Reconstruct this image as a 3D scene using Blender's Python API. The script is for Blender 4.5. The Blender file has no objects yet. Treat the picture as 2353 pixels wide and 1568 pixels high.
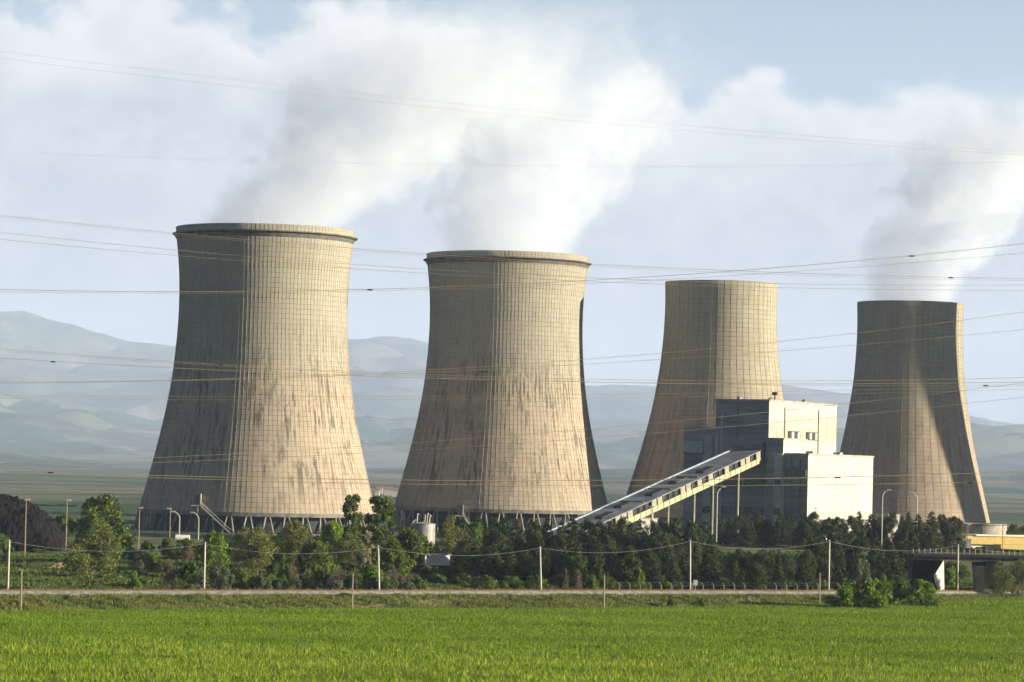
import bpy, math, random
import numpy as np
from mathutils import Vector, Matrix
random.seed(7); rng = np.random.default_rng(7)
S = bpy.context.scene
COL = S.collection
R = math.radians

# ------------------------------------------------------------------ camera
W, H, F = 2353.0, 1568.0, 7457.0          # photograph grid used only to find world positions
CAMZ, YH, ROLL = 24.0, 1079.0, 0.024
PITCH = math.atan((YH - H / 2) / F)
fw = Vector((0, math.cos(PITCH), math.sin(PITCH)))
r0 = Vector((1, 0, 0)); u0 = Vector((0, -math.sin(PITCH), math.cos(PITCH)))
rt = r0 * math.cos(ROLL) + u0 * math.sin(ROLL)
up = -r0 * math.sin(ROLL) + u0 * math.cos(ROLL)
cam = bpy.data.cameras.new('camera'); co = bpy.data.objects.new('camera', cam); COL.objects.link(co)
m = Matrix((rt, up, -fw)).transposed().to_4x4(); m.translation = (0, 0, CAMZ); co.matrix_world = m
cam.sensor_width = 36; cam.lens = 36 * F / W; cam.clip_start = 1; cam.clip_end = 120000
S.camera = co

# ------------------------------------------------------------------ light
SUN_AZ, SUN_EL = 101.0, 11.0              # azimuth clockwise from +Y
sd = Vector((math.sin(R(SUN_AZ)) * math.cos(R(SUN_EL)), math.cos(R(SUN_AZ)) * math.cos(R(SUN_EL)), math.sin(R(SUN_EL))))
sl = bpy.data.lights.new('sun', 'SUN'); sl.energy = 5.0; sl.angle = R(0.5); sl.color = (1.0, 0.89, 0.67)
so = bpy.data.objects.new('sun', sl); COL.objects.link(so)
so.rotation_euler = sd.to_track_quat('Z', 'Y').to_euler()
S.view_settings.view_transform = 'Standard'; S.view_settings.look = 'None'
S.view_settings.gamma = 1; S.view_settings.use_curve_mapping = False
S.view_settings.exposure = 1.85

class NT:
    """small helper to write node graphs"""
    def __init__(s, tree): s.t = tree; s.n = tree.nodes; s.l = tree.links
    def put(s, sock, v):
        if v is None: return
        if isinstance(v, bpy.types.NodeSocket): s.l.new(v, sock)
        else:
            if isinstance(v, (tuple, list)) and len(v) == 3 and sock.type == 'RGBA': v = (*v, 1)
            sock.default_value = v
    def node(s, t, **k):
        n = s.n.new(t)
        for a, b in k.items(): setattr(n, a, b)
        return n
    def m(s, op, a, b=None, c=None, clamp=False):
        n = s.node('ShaderNodeMath', operation=op, use_clamp=clamp)
        s.put(n.inputs[0], a); s.put(n.inputs[1], b); s.put(n.inputs[2], c); return n.outputs[0]
    def mix(s, f, a, b, bt='MIX'):
        n = s.node('ShaderNodeMix', data_type='RGBA', blend_type=bt)
        s.put(n.inputs[0], f); s.put(n.inputs[6], a); s.put(n.inputs[7], b); return n.outputs[2]
    def noise(s, vec, scale, detail=3, rough=.5, dist=0, dims='3D'):
        n = s.node('ShaderNodeTexNoise', noise_dimensions=dims)
        s.put(n.inputs['Vector'], vec); n.inputs['Scale'].default_value = scale
        n.inputs['Detail'].default_value = detail; n.inputs['Roughness'].default_value = rough
        n.inputs['Distortion'].default_value = dist; return n.outputs[0]
    def step(s, v, a, b, o0=0., o1=1., kind='SMOOTHSTEP'):
        n = s.node('ShaderNodeMapRange', interpolation_type=kind)
        s.put(n.inputs[0], v); s.put(n.inputs[1], a); s.put(n.inputs[2], b)
        s.put(n.inputs[3], o0); s.put(n.inputs[4], o1); return n.outputs[0]
    def comb(s, x, y, z):
        n = s.node('ShaderNodeCombineXYZ'); s.put(n.inputs[0], x); s.put(n.inputs[1], y); s.put(n.inputs[2], z); return n.outputs[0]
    def sep(s, v):
        n = s.node('ShaderNodeSeparateXYZ'); s.put(n.inputs[0], v); return n.outputs

world = bpy.data.worlds.new('World'); S.world = world; world.use_nodes = True
world.node_tree.nodes.clear()
g = NT(world.node_tree)
out = g.node('ShaderNodeOutputWorld'); bg = g.node('ShaderNodeBackground')
g.l.new(bg.outputs[0], out.inputs[0]); bg.inputs[1].default_value = 0.05
sky = g.node('ShaderNodeTexSky', sky_type='NISHITA', sun_disc=False, sun_elevation=R(SUN_EL), sun_rotation=R(SUN_AZ),
             air_density=1.0, dust_density=2.0, ozone_density=2.0)
tc = g.node('ShaderNodeTexCoord')
dx, dy, dz = g.sep(tc.outputs['Generated'])
az = g.m('ARCTAN2', dx, dy)
# puffy noise over the directions (azimuth, elevation); the band of cumulus runs round the whole horizon
cv = g.comb(g.m('MULTIPLY', az, 1.0), g.m('MULTIPLY', dz, 1.25), 3.7)
big = g.noise(cv, 11, 2, .5)
puff = g.noise(cv, 42, 6, .55, .25)
fine = g.noise(cv, 120, 5, .6, .3)
cr = g.node('ShaderNodeValToRGB'); g.put(cr.inputs[0], g.step(az, -.17, .17, 0., 1., 'LINEAR'))
_pts = [(-120, .153), (60, .150), (250, .154), (440, .151), (580, .146), (760, .149), (905, .152), (1010, .142), (1120, .126), (1300, .122), (1500, .127), (1640, .120), (1760, .118), (1890, .127), (1990, .131), (2160, .128), (2260, .121), (2420, .128)]
el = cr.color_ramp.elements
while len(el) > 1: el.remove(el[0])
for k, (px_, e_) in enumerate(_pts):
    q_ = el[0] if k == 0 else el.new(.5)
    q_.position = min(max((((px_ - W / 2) / F) + .17) / .34, 0), 1); q_.color = (e_ * 5,) * 3 + (1,)
bound = g.m('ADD', g.m('DIVIDE', cr.outputs[0], 5.), g.m('MULTIPLY', g.m('SUBTRACT', big, .5), .012))
puff2 = g.node('ShaderNodeTexVoronoi', feature='SMOOTH_F1'); g.put(puff2.inputs['Vector'], cv); puff2.inputs['Scale'].default_value = 34; puff2.inputs['Smoothness'].default_value = .25
puff2.inputs['Detail'].default_value = 2
lump = g.m('SUBTRACT', .5, puff2.outputs['Distance'])
edge = g.m('ADD', g.m('SUBTRACT', bound, dz), g.m('ADD', g.m('ADD', g.m('MULTIPLY', lump, .022), g.m('MULTIPLY', g.m('SUBTRACT', puff, .5), .03)), g.m('MULTIPLY', g.m('SUBTRACT', fine, .5), .010)))
mask = g.step(edge, -0.003, 0.009)
lit = g.m('ADD', g.step(edge, .003, .034, .95, .18), g.m('MULTIPLY', g.m('SUBTRACT', fine, .5), .55))
lit = g.m('ADD', lit, g.m('MULTIPLY', g.m('SUBTRACT', puff, .5), 1.3), clamp=True)
cloud = g.mix(lit, (3.0, 3.15, 3.45), (5.3, 5.2, 5.15))
veil = g.step(dz, .10, .26, .72, .0)
skyc = g.mix(veil, g.mix(1.0, sky.outputs[0], (.29, .37, .50), 'MULTIPLY'), (3.3, 4.1, 4.9))
g.put(bg.inputs[0], g.mix(g.m('MULTIPLY', mask, .93), skyc, cloud))

# ------------------------------------------------------------------ cycles
cy = S.cycles
try:
    cy.volume_bounces = 4; cy.max_bounces = 8; cy.diffuse_bounces = 2; cy.transparent_max_bounces = 12
    cy.volume_step_rate = 1.0; cy.volume_max_steps = 96
    cy.use_adaptive_sampling = True; cy.adaptive_threshold = 0.03
    cy.use_denoising = True; cy.caustics_reflective = False; cy.caustics_refractive = False
    cy.sample_clamp_indirect = 4
except Exception as e: print(e)

# ------------------------------------------------------------------ helpers
def hor(px): return YH + ROLL * (px - W / 2)
def at(px, py, d):
    v = fw * F + rt * (px - W / 2) + up * (H / 2 - py)
    v = v * (d / v.y); return Vector((v.x, v.y, v.z + CAMZ))
def link(o, parent=None):
    COL.objects.link(o)
    if parent is not None: o.parent = parent
    return o
def mesh(name, V, Fc, mats, smooth=False):
    me = bpy.data.meshes.new(name)
    V = np.asarray(V, dtype=np.float32)
    if isinstance(Fc, np.ndarray):
        k = Fc.shape[1]; n = len(Fc)
        me.vertices.add(len(V)); me.vertices.foreach_set('co', V.ravel())
        me.loops.add(n * k); me.loops.foreach_set('vertex_index', Fc.astype(np.int32).ravel())
        me.polygons.add(n); me.polygons.foreach_set('loop_start', np.arange(0, n * k, k, dtype=np.int32))
        me.update(calc_edges=True)
    else:
        me.from_pydata([tuple(v) for v in V], [], Fc); me.update()
    for x in (mats if isinstance(mats, (list, tuple)) else [mats]): me.materials.append(x)
    if smooth: me.polygons.foreach_set('use_smooth', [True] * len(me.polygons))
    return me
def tag(o, label=None, cat=None, group=None, kind=None):
    for k, v in (('label', label), ('category', cat), ('group', group), ('kind', kind)):
        if v: o[k] = v
    return o
def obj(name, me, parent=None, loc=None, rz=None, sc=None):
    o = bpy.data.objects.new(name, me); link(o, parent)
    if loc is not None: o.location = loc
    if rz is not None: o.rotation_euler = (0, 0, rz)
    if sc is not None: o.scale = sc if hasattr(sc, '__len__') else (sc,) * 3
    return o
def thing(name, loc, label, cat, group=None, rz=0):
    o = obj(name, None, loc=loc, rz=rz); o.empty_display_size = 1
    return tag(o, label, cat, group)

class MB:
    def __init__(s): s.V = []; s.F = []; s.mi = []
    def add(s, V, Fc, mi=0):
        b = len(s.V); s.V += [tuple(v) for v in V]; s.F += [tuple(i + b for i in f) for f in Fc]; s.mi += [mi] * len(Fc); return s
    def box(s, x0, x1, y0, y1, z0, z1, mi=0):
        V = [(x, y, z) for z in (z0, z1) for y in (y0, y1) for x in (x0, x1)]
        return s.add(V, [(0, 2, 3, 1), (4, 5, 7, 6), (0, 1, 5, 4), (2, 6, 7, 3), (0, 4, 6, 2), (1, 3, 7, 5)], mi)
    def hexa(s, lo, hi, mi=0):
        """lo, hi: 4 points each, counter-clockwise from above"""
        return s.add(list(lo) + list(hi), [(3, 2, 1, 0), (4, 5, 6, 7), (0, 1, 5, 4), (1, 2, 6, 5), (2, 3, 7, 6), (3, 0, 4, 7)], mi)
    def rod(s, a, b, ra, rb=None, n=6, mi=0):
        rb = ra if rb is None else rb
        a, b = Vector(a), Vector(b); q = (b - a).to_track_quat('Z', 'X')
        V = []
        for p, r in ((a, ra), (b, rb)):
            for k in range(n):
                t = 2 * math.pi * k / n; V.append(p + q @ Vector((r * math.cos(t), r * math.sin(t), 0)))
        Fc = [(k, (k + 1) % n, n + (k + 1) % n, n + k) for k in range(n)] + [tuple(range(n))[::-1], tuple(range(n, 2 * n))]
        return s.add(V, Fc, mi)
    def lathe(s, prof, n=32, mi=0, cap=False, ph=0):
        b = [(r * math.cos(2 * math.pi * k / n + ph), r * math.sin(2 * math.pi * k / n + ph), z) for r, z in prof for k in range(n)]
        Fc = [(j * n + k, j * n + (k + 1) % n, (j + 1) * n + (k + 1) % n, (j + 1) * n + k) for j in range(len(prof) - 1) for k in range(n)]
        if cap: Fc += [tuple(range(n))[::-1], tuple((len(prof) - 1) * n + k for k in range(n))]
        return s.add(b, Fc, mi)
    def mesh(s, name, mats, smooth=False):
        me = mesh(name, s.V, s.F, mats, smooth)
        if any(s.mi): me.polygons.foreach_set('material_index', s.mi)
        return me
    def build(s, name, mats, parent=None, smooth=False, **k): return obj(name, s.mesh(name, mats, smooth), parent, **k)

# ------------------------------------------------------------------ materials
def new_mat(name, rough=.8, spec=.2):
    mt = bpy.data.materials.new(name); mt.use_nodes = True
    n = NT(mt.node_tree); b = mt.node_tree.nodes['Principled BSDF']
    b.inputs['Roughness'].default_value = rough; b.inputs['Specular IOR Level'].default_value = spec
    return mt, n, b
def mottled(name, c1, c2, scale=1., rough=.85, spec=.2, bump=0., detail=4, c3=None, s3=.1, stretch=(1, 1, 1), metal=0):
    mt, n, b = new_mat(name, rough, spec)
    t = n.node('ShaderNodeTexCoord'); mp = n.node('ShaderNodeMapping'); n.l.new(t.outputs['Object'], mp.inputs[0])
    mp.inputs['Scale'].default_value = stretch
    f = n.noise(mp.outputs[0], scale, detail, .6); f2 = n.step(f, .35, .65)
    c = n.mix(f2, c1, c2)
    if c3: c = n.mix(n.step(n.noise(mp.outputs[0], s3, 3), .45, .62), c, c3)
    n.put(b.inputs['Base Color'], c); b.inputs['Metallic'].default_value = metal
    if bump:
        bn = n.node('ShaderNodeBump'); bn.inputs['Strength'].default_value = .6; bn.inputs['Distance'].default_value = bump
        n.l.new(f, bn.inputs['Height']); n.l.new(bn.outputs[0], b.inputs['Normal'])
    return mt
def leaf_mat(name, c1, c2, c3=None, trans=.25):
    mt, n, b = new_mat(name, .6, .15)
    a = n.node('ShaderNodeAttribute', attribute_name='tint')
    t = n.node('ShaderNodeTexCoord'); oi = n.node('ShaderNodeObjectInfo')
    c = n.mix(a.outputs['Fac'], c1, c2)
    if c3: c = n.mix(n.m('MULTIPLY', oi.outputs['Random'], .8), c, c3)
    n.put(b.inputs['Base Color'], c)
    tr = n.node('ShaderNodeBsdfTranslucent'); n.put(tr.inputs[0], c)
    ms = n.node('ShaderNodeMixShader'); ms.inputs[0].default_value = trans
    n.l.new(b.outputs[0], ms.inputs[1]); n.l.new(tr.outputs[0], ms.inputs[2])
    n.l.new(ms.outputs[0], mt.node_tree.nodes['Material Output'].inputs[0]); return mt

def tower_mat(name, nrib, z0, z1, seed, base=(.31, .275, .22), joints=.37):
    """concrete shell: lift joints, panel to panel tone, rain streaks from the joints"""
    mt, n, b = new_mat(name, .9, .1)
    t = n.node('ShaderNodeTexCoord'); x, y, z = n.sep(t.outputs['Object'])
    ang = n.m('ADD', n.m('DIVIDE', n.m('ARCTAN2', y, x), 2 * math.pi), .5)
    a = n.m('MULTIPLY', ang, nrib); col_id = n.m('FLOOR', a); c2 = n.m('FLOOR', n.m('MULTIPLY', a, 2.))
    lift = n.m('MULTIPLY', z, .62); row = n.m('FLOOR', lift)
    wn = n.node('ShaderNodeTexWhiteNoise', noise_dimensions='2D'); n.put(wn.inputs['Vector'], n.comb(col_id, row, 0))
    st = n.noise(n.comb(n.m('MULTIPLY', c2, 5.31), n.m('MULTIPLY', z, .075), seed * 9.), 1.0, 4, .65)   # one streak pattern per column
    st2 = n.noise(n.comb(n.m('MULTIPLY', a, .16), n.m('MULTIPLY', z, .045), seed * 4.), 1.0, 4, .65)
    low = n.step(z, z0 + (z1 - z0) * .75, z0 + (z1 - z0) * .40)                 # more weathering in the lower half
    low = n.m('MULTIPLY', low, n.step(z, z0, z0 + (z1 - z0) * .16, .35, 1.))
    patch = n.m('MULTIPLY', n.m('MULTIPLY', n.step(st, .46, .59), n.step(st2, .40, .56)), n.m('ADD', .14, n.m('MULTIPLY', low, .86 if nrib > 100 else .22)))
    blot = n.noise(t.outputs['Object'], .05, 4, .6)
    dk = tuple(v * .32 for v in base)
    tone_ = n.mix(n.step(z, z0 + (z1 - z0) * .62, z0 + (z1 - z0) * .36), (base[0] * .90, base[1] * .95, base[2] * .95), (base[0] * 1.04, base[1] * .97, base[2] * .93))
    run = n.noise(n.comb(n.m('MULTIPLY', c2, 3.7), n.m('MULTIPLY', z, .012), seed + 20.), 1.0, 3, .6)
    tone_ = n.mix(n.m('MULTIPLY', n.step(run, .5, .72), .5), tone_, (base[0] * .62, base[1] * .62, base[2] * .62))
    c = n.mix(patch, tone_, dk)
    c = n.mix(n.m('MULTIPLY', n.step(blot, .45, .7), .35), c, (base[0] * .78, base[1] * .72, base[2] * .68))
    c = n.mix(n.m('MULTIPLY', wn.outputs[0], .22), c, (base[0] * .55, base[1] * .52, base[2] * .5))
    fr = n.m('FRACT', lift); ln = n.m('MAXIMUM', n.step(fr, .16, .0), n.step(fr, .92, 1.))
    jf = n.step(n.noise(t.outputs['Object'], .09, 4, .65), .35, .65, .15, 1.)
    c = n.mix(n.m('MULTIPLY', n.m('MULTIPLY', ln, jf), joints * .5), c, (.10, .085, .075))
    fa = n.m('FRACT', a); la = n.m('MAXIMUM', n.step(fa, .10, .0), n.step(fa, .90, 1.))
    c = n.mix(n.m('MULTIPLY', la, n.m('MULTIPLY', joints, n.step(n.noise(n.comb(n.m('MULTIPLY', n.m('ROUND', a), 3.7), n.m('MULTIPLY', z, .15), 9), 1, 2), .3, .6, .3, 1.))), c, (.09, .07, .06))
    n.put(b.inputs['Base Color'], c)
    bn = n.node('ShaderNodeBump'); bn.inputs['Strength'].default_value = .5; bn.inputs['Distance'].default_value = .15
    n.put(bn.inputs['Height'], n.m('SUBTRACT', wn.outputs[0], n.m('MULTIPLY', ln, 1.5))); n.l.new(bn.outputs[0], b.inputs['Normal'])
    return mt

concrete = mottled('concrete', (.32, .295, .245), (.22, .20, .165), .5, bump=.02)
concrete_dark = mottled('weathered_concrete', (.16, .15, .13), (.09, .085, .08), .4)
column_m = mottled('column_concrete', (.21, .195, .165), (.14, .13, .11), .5)
concrete_pale = mottled('pale_concrete', (.44, .42, .36), (.33, .31, .26), .8)
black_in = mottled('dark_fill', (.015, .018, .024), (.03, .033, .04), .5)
rib_mat = mottled('rib_concrete', (.13, .11, .09), (.29, .26, .205), .10, stretch=(1, 1, .6))
steel = mottled('grey_steel', (.30, .30, .29), (.22, .22, .21), 1.5, rough=.5, spec=.4)
wire_mat = mottled('aluminium_cable', (.50, .39, .21), (.40, .31, .17), .5, rough=.45, spec=.5, metal=.2)
wood = mottled('grey_wood', (.16, .13, .10), (.25, .21, .16), 2)
bark = mottled('bark', (.09, .07, .05), (.05, .04, .03), 3)

# ------------------------------------------------------------------ terrain
def itp(x, xs, ys): return np.interp(x, xs, ys)
def _line(rows, zs):
    """world polyline of a ground line seen at these (column, row) pairs when it lies zs high"""
    P = []
    for (px, py), z_ in zip(rows, zs):
        d = (CAMZ - z_) * F / (py - hor(px)); P.append(((px - W / 2) / F * d, d))
    (x0, y0), (x1, y1) = P[0], P[1]; (x2, y2), (x3, y3) = P[-2], P[-1]
    P = [(-400, y0 - (y1 - y0) / (x1 - x0) * (x0 + 400) * .6)] + P + [(400, y3 + (y3 - y2) / (x3 - x2) * (400 - x3) * .6)]
    return [p[0] for p in P], [p[1] for p in P]
_PX = [0, 800, 1400, 1950, 2353]; _ZR = [1.5, 1.5, 1.5, 1.2, .5]
BX, BY = _line(list(zip(_PX, [1408, 1404, 1402, 1392, 1379])), [0] * 5)
TX, TY = _line(list(zip(_PX, [1370, 1370, 1369, 1370, 1369])), _ZR)
def y_base(x): return itp(x, BX, BY)
def y_top(x): return itp(x, TX, TY)
def z_rail(x): return itp(x, TX, [_ZR[0]] + _ZR + [_ZR[-1]])
def sm(t): t = np.clip(t, 0, 1); return t * t * (3 - 2 * t)
def nz(x, y, s, k=0):
    a = np.sin(x / s * 1.3 + 1.7 + k) * np.cos(y / s * 1.1 - .6 + k * 2) + .5 * np.sin(x / s * 2.9 - y / s * 2.1 + k) + .35 * np.sin(x / s * 5.3 + y / s * 4.7 + 2 * k)
    return a / 1.85
def terrain(x, y):
    x = np.asarray(x, float); y = np.asarray(y, float)
    yb, yt, zr = y_base(x), y_top(x), z_rail(x)
    z = nz(x, y * .35, 9, 1) * .26 * np.clip((yb - y) / 30, 0, 1)                    # field: long gentle rolls
    bank = sm((y - yb) / (yt - yb)) * zr
    bn = (nz(x, y, 4.5, 3) * .6 + nz(x, y * .4, 12, 8) * .35) * np.clip((y - yb) / 6, 0, 1) * np.clip((yt - 2 - y) / 4, 0, 1)
    z = np.where(y > yb, bank + bn, z)
    s = y - (yt + 6.5)
    back = zr + (.6 - zr) * sm(s / 12) + nz(x, y, 11, 5) * .7 * sm((s - 4) / 12)
    z = np.where(s > 0, back, z)
    hump = .85 * sm((y - yt) / 2.0) * sm((yt + 6.5 - y) / 2.0)
    z = np.where((y > yt) & (s < 0), zr + hump, z)
    zp = 2 + 3.2 * sm((x - 5) / 40)
    up_ = sm((y - np.where(x > 20, 770, 690)) / np.where(x > 20, 72, 160))
    z = np.where(y > 680, z * (1 - up_) + zp * up_, z)
    z = np.where(y > 990, z + (2 - z) * sm((y - 990) / 30), z)
    z = np.where(y > 1500, z + (0 - z) * sm((y - 1500) / 400), z)
    return z
def tz(x, y): return float(terrain(x, y))
def place(px, d):
    """ground point seen in column px at depth d"""
    p = at(px, 1300, d); return Vector((p.x, d, tz(p.x, d)))
def hit(px, py, d0=300, d1=1500):
    """first ground point under a sight line"""
    prev = d0
    for d in np.arange(d0, d1, 1.0):
        p = at(px, py, d)
        if p.z <= tz(p.x, d): return Vector((p.x, d, tz(p.x, d)))
    p = at(px, py, d1); return Vector((p.x, d1, tz(p.x, d1)))

def band(name, xs, ylo, yhi, ny, mat, kind='structure', label=None, lift=0., pw=1.):
    xs = np.asarray(xs, float); X = np.repeat(xs[None], ny, 0)
    t = (np.linspace(0, 1, ny) ** pw)[:, None]
    lo, hi_ = ylo(xs)[None], yhi(xs)[None]; Y = lo + (hi_ - lo) * t
    Z = terrain(X, Y) + lift
    V = np.stack([X, Y, Z], -1).reshape(-1, 3); nx = len(xs)
    i, j = np.meshgrid(np.arange(ny - 1), np.arange(nx - 1), indexing='ij'); a = (i * nx + j).ravel()
    o = obj(name, mesh(name, V, np.stack([a, a + 1, a + nx + 1, a + nx], 1), mat, True)); tag(o, label, kind=kind); return o
def cst(v): return lambda x: np.full_like(x, v, dtype=float)
def xs_fine(step, near=130):
    return np.unique(np.concatenate([np.arange(-near, near + 1, step), -np.geomspace(near, 14000, 22), np.geomspace(near, 14000, 22)]))

def field_mat():
    mt, n, b = new_mat('wheat_ground', .9, .1); t = n.node('ShaderNodeTexCoord'); P = t.outputs['Object']
    mp = n.node('ShaderNodeMapping'); n.l.new(P, mp.inputs[0]); mp.inputs['Scale'].default_value = (.35, 1, 1)
    a = n.noise(mp.outputs[0], .35, 5, .65); c = n.mix(n.step(a, .38, .62), (.018, .045, .003), (.04, .08, .006))
    c = n.mix(n.step(n.noise(mp.outputs[0], .05, 4), .5, .7), c, (.045, .07, .006))
    n.put(b.inputs['Base Color'], c); bn = n.node('ShaderNodeBump'); bn.inputs['Distance'].default_value = .5
    n.l.new(a, bn.inputs['Height']); n.l.new(bn.outputs[0], b.inputs['Normal']); return mt
bank_mat = mottled('rough_grass', (.045, .08, .008), (.10, .12, .02), .35, c3=(.15, .115, .065), s3=.16, bump=.3, detail=6)
yard_mat = mottled('yard_grass', (.04, .075, .008), (.085, .115, .018), .15, c3=(.12, .11, .05), s3=.05, bump=.3, detail=6)
ballast_mat = mottled('ballast', (.25, .235, .21), (.13, .125, .11), 1.2, bump=.08)
xf = xs_fine(1.25)
band('field', xf, cst(-700), cst(340), 12, field_mat())
fm = bpy.data.materials['wheat_ground']
band('field', xf, cst(340), y_base, 170, fm)
band('railway_bank', xf, y_base, lambda x: y_top(x), 26, bank_mat)
band('ground', xf, lambda x: y_top(x) + 6.5, cst(1000), 190, yard_mat)
def plain_mat():
    mt, n, b = new_mat('far_plain', .95, .05); t = n.node('ShaderNodeTexCoord'); P = t.outputs['Object']
    v = n.node('ShaderNodeTexVoronoi'); mp = n.node('ShaderNodeMapping'); n.l.new(P, mp.inputs[0])
    mp.inputs['Scale'].default_value = (.0045, .0030, .001); n.l.new(mp.outputs[0], v.inputs[0]); v.inputs['Scale'].default_value = 1
    s_ = n.sep(v.outputs['Color'])
    c = n.mix(n.step(s_[0], .2, .8), (.06, .10, .05), (.15, .16, .10)); c = n.mix(n.step(s_[1], .76, .82), c, (.20, .17, .12))
    c = n.mix(n.step(n.noise(P, .006, 6, .7), .55, .60), c, (.035, .055, .03))
    n.put(b.inputs['Base Color'], c); return mt
pm = plain_mat()
band('ground', xf, cst(1000), cst(14000), 60, pm, pw=2.)
# trackbed, rails
band('railway_trackbed', xf, lambda x: y_top(x), lambda x: y_top(x) + 6.5, 9, ballast_mat, lift=.0)
rails = thing('railway_track', (0, 0, 0), 'rusty rails running along the pale ballast above the field', 'railway track')
for off in (2.5, 3.95):
    mb = MB(); xr = np.arange(-150, 171, 5.)
    for a, b_ in zip(xr[:-1], xr[1:]):
        A = (a, float(y_top(a)) + off, float(z_rail(a)) + .90); B = (b_, float(y_top(b_)) + off, float(z_rail(b_)) + .90)
        mb.rod(A, B, .06, n=4)
    mb.build('rail', mottled('rust', (.20, .09, .05), (.12, .06, .04), 1), rails)

# mountains ----------------------------------------------------------
def hill_mat():
    mt, n, b = new_mat('hill_slopes', .95, .05); t = n.node('ShaderNodeTexCoord'); P = t.outputs['Object']
    v = n.node('ShaderNodeTexVoronoi'); v.inputs['Scale'].default_value = .0032
    mp = n.node('ShaderNodeMapping'); n.l.new(P, mp.inputs[0]); mp.inputs['Scale'].default_value = (1, .45, 1); n.l.new(mp.outputs[0], v.inputs[0])
    s_ = n.sep(v.outputs['Color']); z = n.sep(P)[2]
    f = n.mix(n.step(s_[0], .3, .7), (.03, .07, .03), (.12, .135, .075)); f = n.mix(n.step(s_[1], .75, .85), f, (.19, .165, .12))
    rock = n.mix(n.step(n.noise(P, .003, 6, .65), .45, .6), (.06, .07, .05), (.13, .12, .09))
    wd = n.step(n.noise(P, .0012, 5, .6), .5, .58)
    c = n.mix(n.step(z, 260, 560), f, rock); c = n.mix(n.m('MULTIPLY', wd, .8), c, (.03, .05, .025))
    n.put(b.inputs['Base Color'], c); return mt
def ridge(name, d0, d1, prof, amp, seed, mat, ny=70):
    """slope rising from d0 to a crest at d1 whose skyline follows prof (columns, rows)"""
    xs = np.linspace(-.62 * d1, .62 * d1, 260); X = np.repeat(xs[None], ny, 0)
    t = np.linspace(0, 1.25, ny)[:, None]; Y = d0 + (d1 - d0) * t + X * 0
    px = W / 2 + xs / d1 * F
    row = np.interp(px, [p for p, _ in prof], [q for _, q in prof])
    crest = (YH + ROLL * (np.clip(px, -1500, 3800) - W / 2) - row) / F * d1 + CAMZ
    tt = np.clip(t, 0, 1); prf = sm(tt) * .55 + tt ** 2 * .45
    prf = np.where(t > 1, 1 - (t - 1) * 1.5, prf)
    Z = crest[None] * prf
    sc = d1 / 9
    def fb(x, y, s, k): return nz(x, y, s, k) + .5 * nz(x + 300, y, s / 2.1, k + 1.3) + .28 * nz(x, y - 90, s / 4.3, k + 2.9) + .15 * nz(x, y, s / 9, k + 4)
    rid = 1 - np.abs(fb(X, Y, sc * .30, seed)) * 1.1
    Z = Z * (1 + amp * (rid - .6) * np.sin(np.clip(t, 0, 1) * math.pi) ** .8) - 30 * (1 - tt) ** 4
    Z = Z + crest[None] * .035 * fb(X, Y, sc * .12, seed + 7) * tt
    V = np.stack([X, Y, Z], -1).reshape(-1, 3); nx = len(xs)
    i, j = np.meshgrid(np.arange(ny - 1), np.arange(nx - 1), indexing='ij'); a = (i * nx + j).ravel()
    return tag(obj(name, mesh(name, V, np.stack([a, a + 1, a + nx + 1, a + nx], 1), mat, True)), kind='structure')
hm = hill_mat()
ridge('mountains', 15000, 27000, [(-1500, 760), (-300, 700), (0, 716), (110, 732), (200, 757), (310, 790), (420, 800), (560, 790), (800, 782), (880, 775), (980, 790), (1130, 835), (1340, 890), (1420, 885), (1530, 895), (1790, 884), (1870, 895), (1960, 915), (2220, 960), (2353, 985), (3000, 1000), (3800, 960)], .45, 2, hm)
ridge('hills', 9500, 17500, [(-1500, 930), (-200, 880), (0, 900), (120, 925), (260, 940), (420, 985), (600, 1000), (860, 960), (1000, 965), (1250, 1000), (1420, 985), (1600, 1000), (1900, 985), (2000, 990), (2200, 975), (2353, 990), (2700, 970), (3800, 1000)], .8, 11, hm)
ridge('foothills', 5200, 9000, [(-1500, 1040), (0, 1032), (70, 1045), (160, 1062), (330, 1070), (500, 1076), (900, 1078), (1400, 1078), (2000, 1085), (2300, 1083), (3800, 1070)], .6, 23, hm, 50)

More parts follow.
